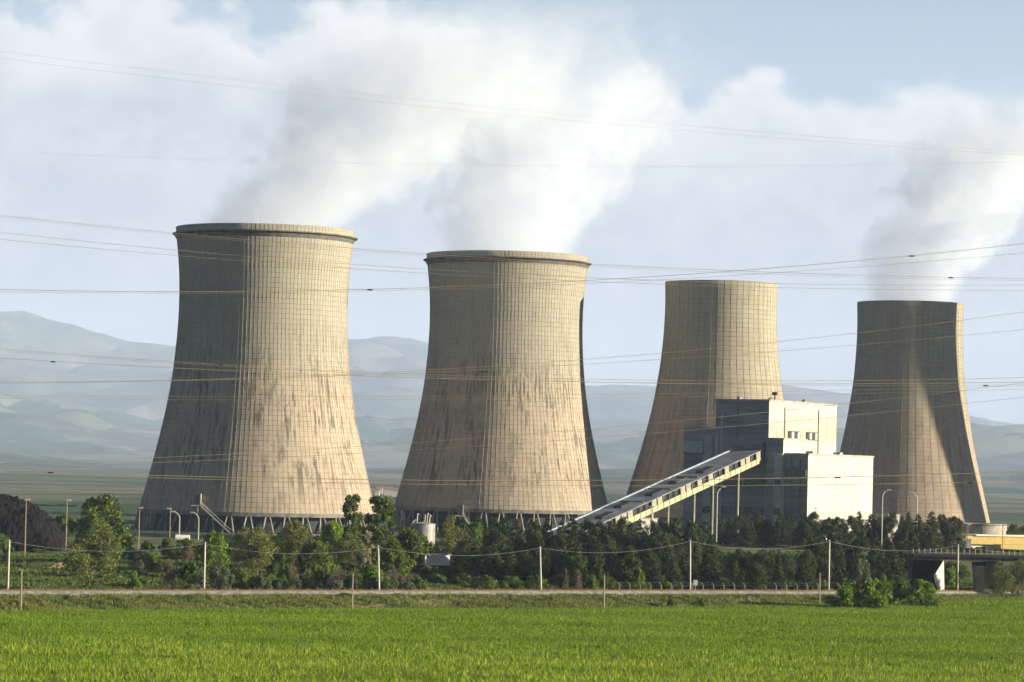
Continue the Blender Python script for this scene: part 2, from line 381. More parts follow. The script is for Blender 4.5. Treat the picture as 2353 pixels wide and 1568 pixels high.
# ------------------------------------------------------------------ cooling towers
def tower(cx, d, prof, nrib, z_ground, ncol, ledge, label, seed, base_px, shell_base, tone=(.31, .275, .22)):
    """prof: (row, half width) pairs measured in the photograph grid"""
    mpp = d / F; hz = hor(cx)
    P = sorted([((hz - py) * mpp + CAMZ, hw * mpp) for py, hw in prof])
    zs = [p[0] for p in P]; rs = [p[1] for p in P]
    c = Vector(((cx - W / 2) * mpp, d, 0)); zb, zt_ = zs[0], zs[-1]
    co_ = np.polyfit(np.array(zs), np.array(rs), 3)
    rad = lambda z: float(np.polyval(co_, z)) * .6 + float(np.interp(z, zs, rs)) * .4
    T = thing('cooling_tower', (c.x, c.y, z_ground), label, 'cooling tower', 'cooling towers of the power station')
    N = 40; zz = [zb + (zt_ - zb) * k / N for k in range(N + 1)]
    pr = [(rad(z), z - z_ground) for z in zz]
    pr = pr + [(rad(zt_) - .55, zt_ - z_ground)] + [(r - .8, z) for r, z in reversed(pr[:-1])] + [pr[0]]
    sh = MB().lathe(pr, nrib * 2).mesh('shell', tower_mat('shell_concrete', nrib, zb - z_ground, zt_ - z_ground, seed, tone), True)
    for p in sh.polygons: p.use_smooth = True
    obj('shell', sh, T)
    # ribs: one mesh, turned round the axis
    rb = MB(); w = .09; k_ = 18; pts = []
    for k in range(k_ + 1):
        z = zb + (zt_ - zb) * k / k_; r = rad(z)
        pts += [(r - .1, -w, z - z_ground), (r + .06, 0, z - z_ground), (r - .1, w, z - z_ground)]
    rb.add(pts, [f for k in range(k_) for f in ((3 * k, 3 * k + 1, 3 * k + 4, 3 * k + 3), (3 * k + 1, 3 * k + 2, 3 * k + 5, 3 * k + 4))])
    rm = rb.mesh('rib', rib_mat)
    for k in range(nrib): obj('rib', rm, T, rz=2 * math.pi * k / nrib)
    h = shell_base - z_ground if shell_base else zb - z_ground
    if ledge:
        zl = zt_ - z_ground - 2.1; r = rad(zt_ - 2.1)
        MB().lathe([(r - .1, zl - .75), (r + 1.3, zl - .25), (r + 1.35, zl + .1), (r - .1, zl + .1)], 96).build('walkway', concrete_dark, T)
        MB().lathe([(r - .2, zl - 1.9), (r + .55, zl - .9), (r - .2, zl - .76)], 96).build('cornice', concrete_dark, T)
    # columns in V pairs
    if ncol:
        r = rad(zb); hh = zb - z_ground; da = math.pi / ncol * .62
        for sgn in (1, -1):
            a2 = da * sgn
            cm = MB().rod((r - .3, 0.25 * sgn * 1.6, hh + .3), ((r + 1.6) * math.cos(a2), (r + 1.6) * math.sin(a2), -.5), .30, .33, n=8).mesh('column', column_m, True)
            for k in range(ncol): obj('column', cm, T, rz=2 * math.pi * k / ncol)
        MB().lathe([(r + .35, hh - .7), (r + .35, hh + .5), (r - 1, hh + .5), (r - 1, hh - .7), (r + .35, hh - .7)], 96).build('ring_beam', concrete_dark, T)
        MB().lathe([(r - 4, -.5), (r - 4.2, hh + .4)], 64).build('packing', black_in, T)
        MB().lathe([(r + 4, -.6), (r + 4, .25), (r + 3.6, .25), (r + 3.6, -.6)], 96).build('basin_wall', concrete, T)
    else:
        r = rad(zb); hh = zb - z_ground
        MB().lathe([(r + 1.2, -1), (r + 1.2, hh - .6), (r - .5, hh - .4)], 96).build('base_wall', concrete_dark, T)
        MB().lathe([(r + 5, -1), (r + 5, hh * .55), (r + 4.4, hh * .55), (r + 4.4, -1)], 96).build('basin_wall', concrete, T)
    return T, rad, c, zt_
def stair(T, rad, c, cx_px, py_top, d, zb, zg, foot_px):
    """door box on the shell with a ramp down to the ground"""
    mpp = d / F; z = (hor(cx_px) - py_top) * mpp + CAMZ - zg; x = (cx_px - W / 2) * mpp - c.x
    r = rad(z + zg); y = -math.sqrt(max(r * r - x * x, 1))
    MB().box(x - 1.0, x + .9, y - 1.6, y + .6, z, z + 3.3).build('door_box', [black_in], T)
    MB().box(x + .9, x + 1.25, y - 1.7, y + .6, z, z + 3.5).build('door_frame', [concrete_pale], T)
    MB().box(x - 1.8, x + 1.6, y - 2.4, y + .6, z - .35, z - .01).build('landing', [concrete], T)
    x2 = (foot_px - W / 2) * mpp - c.x; y2 = y - 5
    mb = MB(); n_ = 24
    A = Vector((x + 1.2, y - 1.8, z)); B = Vector((x2, y2, .2))
    for q in (-.5, .5): mb.rod(A + Vector((0, q, -.3)), B + Vector((0, q, -.3)), .24, n=4).rod(A + Vector((0, q, .9)), B + Vector((0, q, .9)), .06, n=4)
    for k in range(n_):
        p = A.lerp(B, k / (n_ - 1)); mb.box(p.x - .25, p.x + .25, p.y - .6, p.y + .6, p.z - .12, p.z)
    mb.build('stairway', concrete_pale, T)
    MB().rod((x + .2, y - 1.7, z - .3), (x + .4, y - 1.2, -.3), .22, n=6).build('prop', concrete, T)

PA = [(522, 204.5), (560, 202), (620, 195), (690, 192.5), (760, 195), (863, 203), (960, 220), (1040, 239), (1110, 256), (1172, 272)]
t1, rad1, c1, zt1 = tower(603, 1050, [(p + 6, w_) for p, w_ in PA], 138, 2.0, 40, True, 'largest concrete cooling tower at the left with slanted columns under its shell', 1, 1225, None)
stair(t1, rad1, c1, 487, 1158, 1050, 0, 2.0, 566)
sc2 = 187 / 203.
PB = [(1100 - (1100 - p) * sc2 + 1, w_ * sc2) for p, w_ in PA]
t2, rad2, c2, zt2 = tower(1162, 1132, [(588 + (p - 522) * .897, w_ * .91) for p, w_ in PA], 138, 2.0, 40, True, 'second large concrete cooling tower from the left with streaked shell and shaded right edge', 2, 1225, None)
stair(t2, rad2, c2, 1070, 1181, 1132, 0, 2.0, 1108)
PC = [(651, 129), (700, 127.5), (760, 130), (840, 136), (942, 152), (1030, 174), (1115, 200), (1190, 222)]
t3, rad3, c3, zt3 = tower(1655, 1134, PC, 56, 2.0, 0, False, 'cooling tower without steam behind the conveyor and the boiler house', 3, 1225, None, (.31, .27, .21))
PD = [(697, 121.5), (760, 121), (877, 126), (990, 144), (1053, 157), (1130, 175), (1197, 190)]
t4, rad4, c4, zt4 = tower(2091, 1247, PD, 56, 2.0, 0, False, 'rightmost cooling tower with a dark shadow band down its face and steam above', 4, 1225, None, (.29, .25, .195))
# the boiler chimney beyond the right edge whose shadow stripes the rightmost tower
ch = thing('chimney', (321, 1199.5, 2), 'tall round concrete boiler chimney beyond the right cooling tower', 'chimney')
MB().lathe([(7.6, -1), (6.3, 80), (5.4, 150), (4.6, 150), (4.6, 140)], 40).build('shaft', concrete, ch, smooth=True)
MB().lathe([(6.0, 143), (6.7, 144), (6.7, 145.2), (5.5, 145.2)], 40).build('platform', steel, ch)

# ------------------------------------------------------------------ boiler house
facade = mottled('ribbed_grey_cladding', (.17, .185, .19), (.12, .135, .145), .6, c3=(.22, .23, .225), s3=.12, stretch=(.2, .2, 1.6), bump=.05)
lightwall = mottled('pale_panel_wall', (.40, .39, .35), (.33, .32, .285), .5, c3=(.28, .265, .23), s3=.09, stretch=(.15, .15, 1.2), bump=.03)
joint = mottled('wall_joint', (.22, .19, .16), (.30, .26, .22), 1)
glass = mottled('dark_glass', (.02, .025, .03), (.05, .06, .065), .5, rough=.25, spec=.5)
frame_m = mottled('window_frame', (.5, .48, .42), (.4, .38, .33), 1)
pilaster_m = mottled('grey_pilaster', (.31, .33, .33), (.24, .26, .265), .8)
SC = .963; O = at(1763, 1150, 940 * SC); O.z = 24 - 19 * SC   # the whole house is laid out in local metres and built at this scale
U = Vector((.885, -.466, 0)); Vv = Vector((.466, .885, 0))
zpx = lambda px, py, d: (hor(px) - py) * d / F + CAMZ
B = thing('boiler_house', O, 'stepped pale concrete boiler house with shaded cladded front, reached by the sloping conveyor', 'industrial building')
B.matrix_world = Matrix(((U.x * SC, Vv.x * SC, 0, O.x), (U.y * SC, Vv.y * SC, 0, O.y), (0, 0, SC, O.z), (0, 0, 0, 1)))
ZT = zpx(1763, 922, 940) - 5; ZS = zpx(1775, 1010, 937) - 5; ZL = zpx(1853, 1046, 934) - 5; ZA = zpx(1600, 985, 950) - 5
def wall(mats, x0, x1, y0, y1, z1, name='block'):
    """box whose front (low y) is cladded and whose sides are pale panels"""
    mb = MB()
    V = [(x, y, z) for z in (-6, z1) for y in (y0, y1) for x in (x0, x1)]
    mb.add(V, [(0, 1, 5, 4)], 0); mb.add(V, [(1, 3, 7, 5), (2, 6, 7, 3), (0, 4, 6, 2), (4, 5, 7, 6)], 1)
    return mb.build(name, mats, B)
up_blk = wall([facade, lightwall], -17, 0, 0, 52, ZT, 'upper_block')
st_blk = wall([facade, lightwall], 0.01, 5.2, -1.2, 16, ZS, 'stair_tower')
lo_blk = wall([facade, lightwall], 5.21, 12.5, 0, 51, ZL, 'lower_block')
an_blk = wall([facade, facade], -27.5, -17.01, 1.5, 30, ZA, 'annex')
for (x0, x1, y0, y1, z) in ((-17, 0, 0, 52, ZT), (0.01, 5.2, -1.2, 16, ZS), (5.21, 12.5, 0, 51, ZL), (-27.5, -17.01, 1.5, 30, ZA)):
    mb = MB(); t_ = .25
    mb.box(x0 - t_, x1 + t_, y0 - t_, y0 + .3, z, z + .5).box(x0 - t_, x1 + t_, y1 - .3, y1 + t_, z, z + .5)
    mb.box(x0 - t_, x0 + .3, y0 + .3, y1 - .3, z, z + .5).box(x1 - .3, x1 + t_, y0 + .3, y1 - .3, z, z + .5); mb.build('parapet', concrete, B)
# panel courses on the pale side walls (proud strips leave recessed joints)
for x1, y1, zz in ((0, 52, ZT), (12.5, 51, ZL)):
    z = zz - 1.9
    while z > -1:
        MB().box(x1 + .0, x1 + .06, .4, y1 - .4, z - .05, z + .05).build('panel_joint', joint, B); z -= 1.9
for x1, yy, z0_, z1_ in ((0, (6, 19, 25, 31, 44), 1, ZT - .4), (12.5, (7, 14, 21, 28, 35, 42), -1, ZL - .4)):
    for yj in yy: MB().box(x1 + .0, x1 + .035, yj - .04, yj + .04, z0_, z1_).build('panel_joint', joint, B)
lad = MB()
for q_ in (-.25, .25): lad.rod((3.3 + q_, -1.5, 0), (3.3 + q_, -1.5, ZS + 1.2), .04, n=4)
for k in range(60): lad.rod((3.05, -1.5, k * .5), (3.55, -1.5, k * .5), .025, n=3)
lad.build('ladder', steel, B)
for x_, y_ in ((-13, 8), (-8, 20), (-4, 36)): MB().lathe([(.7, ZT), (.7, ZT + 1.1), (1.0, ZT + 1.2), (.1, ZT + 1.7)], 12).build('roof_vent', steel, B, loc=(x_, y_, 0))
for y_ in (9, 30): MB().box(8, 10.2, y_, y_ + 2.2, ZL, ZL + 1.2).build('air_handler', steel, B)
for x_, y0_ in ((-9.8, -.05), (7.5, -.05), (10.2, -.05)): MB().rod((x_, y0_ - .15, -3), (x_, y0_ - .15, (ZT if x_ < 0 else ZL) - 1), .13, n=6).build('rain_pipe', concrete_dark, B)
for k, (x0_, x1_, zz_) in enumerate(((5.8, 7.0, 20), (8.3, 9.8, 20), (10.6, 12.0, 20), (5.8, 7.0, 6.5), (8.3, 9.8, 6.5))):
    w_ = MB().box(x0_, x1_, -.3, -.01, zz_ - .8, zz_ + .8).build('louvre', steel, B)
    for j_ in range(4): MB().box(x0_ + .1, x1_ - .1, -.36, -.301, zz_ - .65 + j_ * .38, zz_ - .42 + j_ * .38).build('blade', black_in, w_)
for yj in (11.6, 37.5):
    MB().box(0.0, .3, yj - .28, yj + .28, 11, ZT - 1.5).build('downpipe', joint, B)
# front pilasters and windows
for x0, x1, z1 in ((-21.2, -18.5, ZA - 2), (-15.0, -14.4, ZT - 4), (-.5, -.1, ZT - 12), (2.6, 5.0, ZS - 4), (-16.6, -15.8, ZT - 10)):
    yf = {True: 1.5}.get(x0 < -17, -1.2 if x0 > 0 else 0)
    MB().box(x0, x1, yf - .3, yf - .01, -5, z1).build('pilaster', pilaster_m, B)
for zc_ in (zpx(1700, 1108, 945) - 5, zpx(1700, 1173, 945) - 5):
    for x0, x1, yf in ((-14.0, -8.3, 0), (-7.2, -1.2, 0), (2.9, 4.7, -1.2), (-20.9, -18.8, 1.2)):
        w_ = MB().box(x0, x1, yf - .34, yf - .05, zc_ - 1.0, zc_ + 1.0).build('window', black_in, B)
        n_ = max(2, int((x1 - x0) / 1.2)); q = (x1 - x0 - .3) / n_
        pm_ = MB().box(.06, q - .06, yf - .38, yf - .345, zc_ - .85, zc_ + .85).mesh('pane', glass)
        for k in range(n_): obj('pane', pm_, w_, loc=(x0 + .15 + k * q, 0, 0))
for y0, y1 in ((14.2, 23.6), (28.0, 37.0)):
    zc_ = zpx(1840, 1002, 965) - 5
    w_ = MB().box(.02, .14, y0, y1, zc_ - 1.2, zc_ + 1.2).build('window', black_in, B)
    q = (y1 - y0 - .4) / 4; pm_ = MB().box(.141, .2, .1, q - .1, zc_ - 1.0, zc_ + 1.0).mesh('pane', glass)
    pl_ = MB().box(.141, .2, .1, q - .1, zc_ - 1.0, zc_ + 1.0).mesh('pane', steel)
    for k in range(4): obj('pane', pl_ if k in (1, 3) else pm_, w_, loc=(0, y0 + .2 + k * q, 0))
# balcony box on the annex, cowl on the roof, door canopy where the conveyor enters
zb_ = zpx(1595, 1040, 948) - 5
MB().box(-27.2, -21.0, .2, 1.5, zb_, zb_ + 3.4).build('balcony_box', pilaster_m, B)
MB().box(-27.3, -20.9, .1, 1.49, zb_ - .5, zb_ - .01).build('balcony_slab', concrete_dark, B)
MB().box(-13.5, -1.0, -1.8, -.02, zpx(1720, 1026, 940) - 5 - 1, zpx(1720, 1026, 940) - 5 + 1.6).build('conveyor_hood', facade, B)
MB().box(.2, .5, 3, 3.3, ZT + .5, ZT + 1.8).box(-.3, 1.0, 2.7, 3.6, ZT + 1.8, ZT + 2.7).build('roof_cowl', black_in, B)
MB().box(5.3, 12.4, -.1, -.01, zpx(1800, 1185, 935) - 5 - .1, zpx(1800, 1185, 935) - 5 + .1).build('ledge', concrete_dark, B)

# ------------------------------------------------------------------ inclined conveyor gallery
roof_m = mottled('grey_sheet_roof', (.15, .155, .16), (.10, .10, .105), .9, c3=(.20, .21, .22), s3=.15, rough=.5, spec=.4)
side_m = mottled('gallery_side', (.26, .25, .19), (.17, .165, .13), .8)
beam_m = mottled('pale_yellow_beam', (.33, .33, .20), (.24, .24, .155), .6)
A1 = at(1748, 1037, 903); B1 = at(1395, 1198, 819)
dirc = (B1 - A1); L0 = dirc.length; ax = dirc.normalized(); B1 = B1 + ax * 24; L0 += 24
hx = Vector((ax.x, ax.y, 0)).normalized(); side = Vector((-hx.y, hx.x, 0))            # to the right-hand wall seen by the camera
if side.x < 0: side = -side
upv = side.cross(ax); upv = upv if upv.z > 0 else -upv
CV = thing('conveyor_gallery', B1, 'sloping covered conveyor with grey sheet roof and pale yellow beam climbing to the boiler house', 'conveyor')
M3 = Matrix((( -ax.x, side.x, upv.x, A1.x), (-ax.y, side.y, upv.y, A1.y), (-ax.z, side.z, upv.z, A1.z), (0, 0, 0, 1)))
CV.matrix_world = M3     # local: x back up the slope (0 at the top, negative going down), y towards the visible wall, z up; A1 = top edge of that wall
Wd = 8.6
MB().box(-L0, 0, -Wd, .15, .0, .22).build('roof', roof_m, CV)
MB().box(-L0, 0, -Wd - .25, -Wd + .3, -.3, .55).build('roof_edge', mottled('pale_edge', (.26, .30, .35), (.19, .22, .26), 1), CV)
MB().box(-L0, 0, -Wd, -.01, -3.1, -2.9).build('floor', concrete_dark, CV)
MB().box(-L0, 0, -Wd, -Wd + .12, -2.9, -.01).build('far_wall', roof_m, CV)
MB().box(-L0, 0, -.25, .12, -3.25, -1.75).build('beam', beam_m, CV)
nb = 34; q = L0 / nb
sp = MB().box(.12, q - .12, -.2, -.08, -1.74, -.02).mesh('side_panel', side_m); op = MB().box(.12, q - .12, -.6, -.5, -1.74, -.02).mesh('opening', black_in)
po = MB().box(-.12, .12, -.22, .18, -3.3, -.02).mesh('post', concrete_dark)
rr_ = random.Random(5)
for k in range(nb):
    obj('opening' if rr_.random() < .42 else 'side_panel', None, CV) if False else None
    isop = rr_.random() < .5
    obj('opening' if isop else 'side_panel', op if isop else sp, CV, loc=(-L0 + k * q, 0, 0)); obj('post', po, CV, loc=(-L0 + k * q, 0, 0))
for x_, y_ in ((-96, -3), (-82, -4.5), (-66, -3.2), (-49, -4.2), (-34, -3)):
    MB().box(x_, x_ + 7, y_ - 1.1, y_ + 1.1, .221, .75).build('roof_vent', black_in, CV)
for x_ in (-103, -74, -57, -40):
    MB().box(x_, x_ + .5, -Wd + 1, -1, .221, .5).build('roof_seam', concrete_dark, CV)
for fr in (.12, .36, .58, .80):
    p = A1 + ax * (L0 * fr); g_ = tz(p.x, p.y)
    for s_ in (-.5, -Wd + .5):
        P1 = p + side * s_ + upv * (-3.1); loc = CV.matrix_world.inverted()
        a_, b_ = loc @ P1, loc @ Vector((P1.x, P1.y, g_ - .5))
        MB().rod(b_, a_, .26, n=6).build('support', beam_m, CV)

# ------------------------------------------------------------------ vegetation
def quads(C, size, asp=1.0, flat=0., tint=None, r=rng):
    n = len(C); a = r.normal(size=(n, 3)); a[:, 2] *= (1 - flat); a /= np.linalg.norm(a, axis=1)[:, None]
    b = r.normal(size=(n, 3)); b -= (b * a).sum(1)[:, None] * a; b /= np.linalg.norm(b, axis=1)[:, None]
    s_ = (size * r.uniform(.6, 1.3, n))[:, None]; a *= s_; b *= s_ * asp
    V = np.stack([C - a, C - b * .8, C + a, C + b * .8], 1).reshape(-1, 3)
    return V, np.arange(4 * n).reshape(n, 4)
def leafmesh(name, C, size, mat, asp=.7, flat=0., tint=None):
    V, Fq = quads(C, size, asp, flat); me = mesh(name, V, Fq, mat)
    at_ = me.attributes.new('tint', 'FLOAT', 'FACE'); tn = rng.uniform(0, 1, len(C)) if tint is None else tint
    at_.data.foreach_set('value', tn.astype(np.float32)); return me
def ball(n, r=1.0):
    d = rng.normal(size=(n, 3)); d /= np.linalg.norm(d, axis=1)[:, None]; return d * (rng.uniform(0, 1, n) ** (1 / 2.2))[:, None] * r
def clumps(centers, radii, per, sq=1.):
    out_ = []; tn = []
    for c_, r_ in zip(centers, radii):
        n = max(6, int(per * r_ ** 2)); b = ball(n, r_); b[:, 2] *= sq; out_.append(b + c_)
        tn.append(np.clip(rng.uniform(.1, .9) + rng.normal(0, .15, n), 0, 1))
    return np.concatenate(out_), np.concatenate(tn)
def crown_broad(h, w, per=150, ncl=52, z0=.22, upright=0., seed=0):
    C, Rr = [], []
    for k in range(ncl):
        t = rng.uniform(0, 1) ** .8; z = h * (z0 + (1 - z0) * t)
        prof = math.sin(math.pi * min(1, (t * .86 + .14))) ** (.55 if upright == 0 else .35)
        a = rng.uniform(0, 2 * math.pi); rr = w / 2 * prof * math.sqrt(rng.uniform(.1, 1)) * rng.uniform(.7, 1.08)
        C.append((rr * math.cos(a), rr * math.sin(a), z - w * .08)); Rr.append(w * rng.uniform(.10, .19) * (.75 if t > .85 else 1))
    return clumps(np.array(C), Rr, per, .9)
def crown_pine(h, w, per=150):
    C, Rr = [], []
    for k in range(15):
        t = (k + .3) / 15; z = h * (.10 + .88 * t); r_ = w / 2 * (1 - t) ** .62 * rng.uniform(.8, 1.15); nb_ = max(2, int(7 * (1 - t) + 2))
        a0 = rng.uniform(0, 6.28)
        for j in range(nb_):
            a = a0 + j * 6.28 / nb_ + rng.normal(0, .25)
            for f in (.45, .85):
                C.append((r_ * f * math.cos(a), r_ * f * math.sin(a), z - r_ * f * .12 + rng.normal(0, .15))); Rr.append(w * .10 * (1.15 - .5 * t))
    C.append((0, 0, h * .98)); Rr.append(w * .05)
    return clumps(np.array(C), Rr, per, .7)
def trunk_mesh(h, r, forks=4, low=.1, spread=.25, stems=1):
    mb = MB(); rr = random.Random(int(h * 100) + forks)
    for s_ in range(stems):
        a = s_ * 6.28 / max(stems, 1) + .4; off = .0 if stems == 1 else .28
        b0 = Vector((off * math.cos(a), off * math.sin(a), -.4)); top = Vector((math.cos(a) * h * (.06 if stems == 1 else .22), math.sin(a) * h * (.04 if stems == 1 else .2), h * .82))
        m_ = b0.lerp(top, .45); mb.rod(b0, m_, r / math.sqrt(stems), r * .6 / math.sqrt(stems), n=7).rod(m_, top, r * .6 / math.sqrt(stems), r * .15, n=6)
        for k in range(forks):
            t = low + (1 - low) * (k + .5) / forks; p = b0.lerp(top, .25 + .6 * t); an = rr.uniform(0, 6.28)
            e = p + Vector((math.cos(an), math.sin(an), .75)) * h * spread * rr.uniform(.6, 1); mb.rod(p, e, r * .3, r * .07, n=5)
    return mb.mesh('trunk', bark, True)
lv_green = leaf_mat('green_leaves', (.035, .070, .006), (.105, .165, .014), (.09, .12, .018))
lv_bright = leaf_mat('spring_leaves', (.06, .12, .006), (.16, .235, .014))
lv_olive = leaf_mat('olive_leaves', (.060, .078, .014), (.145, .165, .038), (.13, .135, .03))
lv_pine = leaf_mat('pine_needles', (.011, .022, .005), (.046, .066, .013), (.055, .062, .016), trans=.08)
lv_brown = leaf_mat('dry_twigs', (.07, .05, .035), (.14, .105, .075), trans=.05)
lv_beige = leaf_mat('pale_twigs', (.22, .18, .10), (.32, .27, .16), trans=.15)
lv_grey = leaf_mat('greygreen_leaves', (.06, .085, .03), (.12, .145, .065))
KIND = {}
def proto(kind, h, w, crown, size, mat, tr, asp=.7):
    KIND.setdefault(kind, []).append((h, w, leafmesh('crown', crown[0], size, mat, asp, tint=crown[1]), tr))
for k in range(3):
    proto('broad', 9, 8, crown_broad(9, 8, z0=.14), .25, lv_green, trunk_mesh(9, .22))
    proto('bright', 9, 8, crown_broad(9, 8, ncl=48), .24, lv_bright, trunk_mesh(9, .2, 5))
    proto('olive', 9, 7, crown_broad(9, 7, per=120, ncl=56, z0=.14), .19, lv_olive, trunk_mesh(9, .2, 6, stems=3), .5)
    proto('pine', 10, 6, crown_pine(10, 6), .27, lv_pine, trunk_mesh(10, .18, 3), .35)
    proto('pine', 10, 7.5, crown_broad(10, 7.5, per=190, ncl=52, z0=.08), .27, lv_pine, trunk_mesh(10, .2, 3), .35)
    proto('shrub', 3, 4, crown_broad(3, 4, per=420, ncl=30, z0=.1), .15, lv_green, trunk_mesh(3, .08, 4, stems=3))
    proto('brightshrub', 3, 4, crown_broad(3, 4, per=420, ncl=32, z0=.08), .15, lv_bright, trunk_mesh(3, .08, 4, stems=3))
    proto('greyshrub', 3, 4, crown_broad(3, 4, per=400, ncl=30, z0=.08), .14, lv_grey, trunk_mesh(3, .08, 4, stems=3))
    proto('brownshrub', 3, 4, crown_broad(3, 4, per=330, ncl=30, z0=.06), .17, lv_brown, trunk_mesh(3, .08, 7, stems=4), .14)
    proto('beige', 9, 3, crown_broad(9, 3, per=300, ncl=24, z0=.06, upright=1), .30, lv_beige, trunk_mesh(9, .12, 8, spread=.12, stems=2), .12)
for k in range(2): proto('poplar', 12, 5, crown_broad(12, 5, per=230, ncl=52, z0=.06, upright=1), .25, lv_green, trunk_mesh(12, .24, 6))
NAMES = dict(broad='broadleaf_tree', bright='broadleaf_tree', olive='willow_tree', pine='pine_tree', shrub='shrub', brightshrub='shrub', greyshrub='shrub', brownshrub='bare_shrub', beige='bare_tree', poplar='poplar_tree')
CATS = dict(broad='tree', bright='tree', olive='tree', pine='pine tree', shrub='bush', brightshrub='bush', greyshrub='bush', brownshrub='bush', beige='tree', poplar='tree')
vr = random.Random(11)
def plant(kind, p, h, w, label, group=None, var=None):
    protos = KIND[kind]; h0, w0, cm_, tm = protos[(vr.randrange(len(protos)) if var is None else var) % len(protos)]
    T = thing(NAMES[kind], p, label, CATS[kind], group, rz=vr.uniform(0, 6.28)); s_ = (w / w0, w / w0, h / h0)
    obj('trunk', tm, T, sc=s_); obj('crown', cm_, T, sc=s_); return T
def plant_px(kind, px, d, top, width, label, group=None, var=None):
    p = place(px, d); ztop = zpx(px, top, d); h = max(ztop - p.z, .8)
    return plant(kind, p, h, width * d / F, label, group, var)
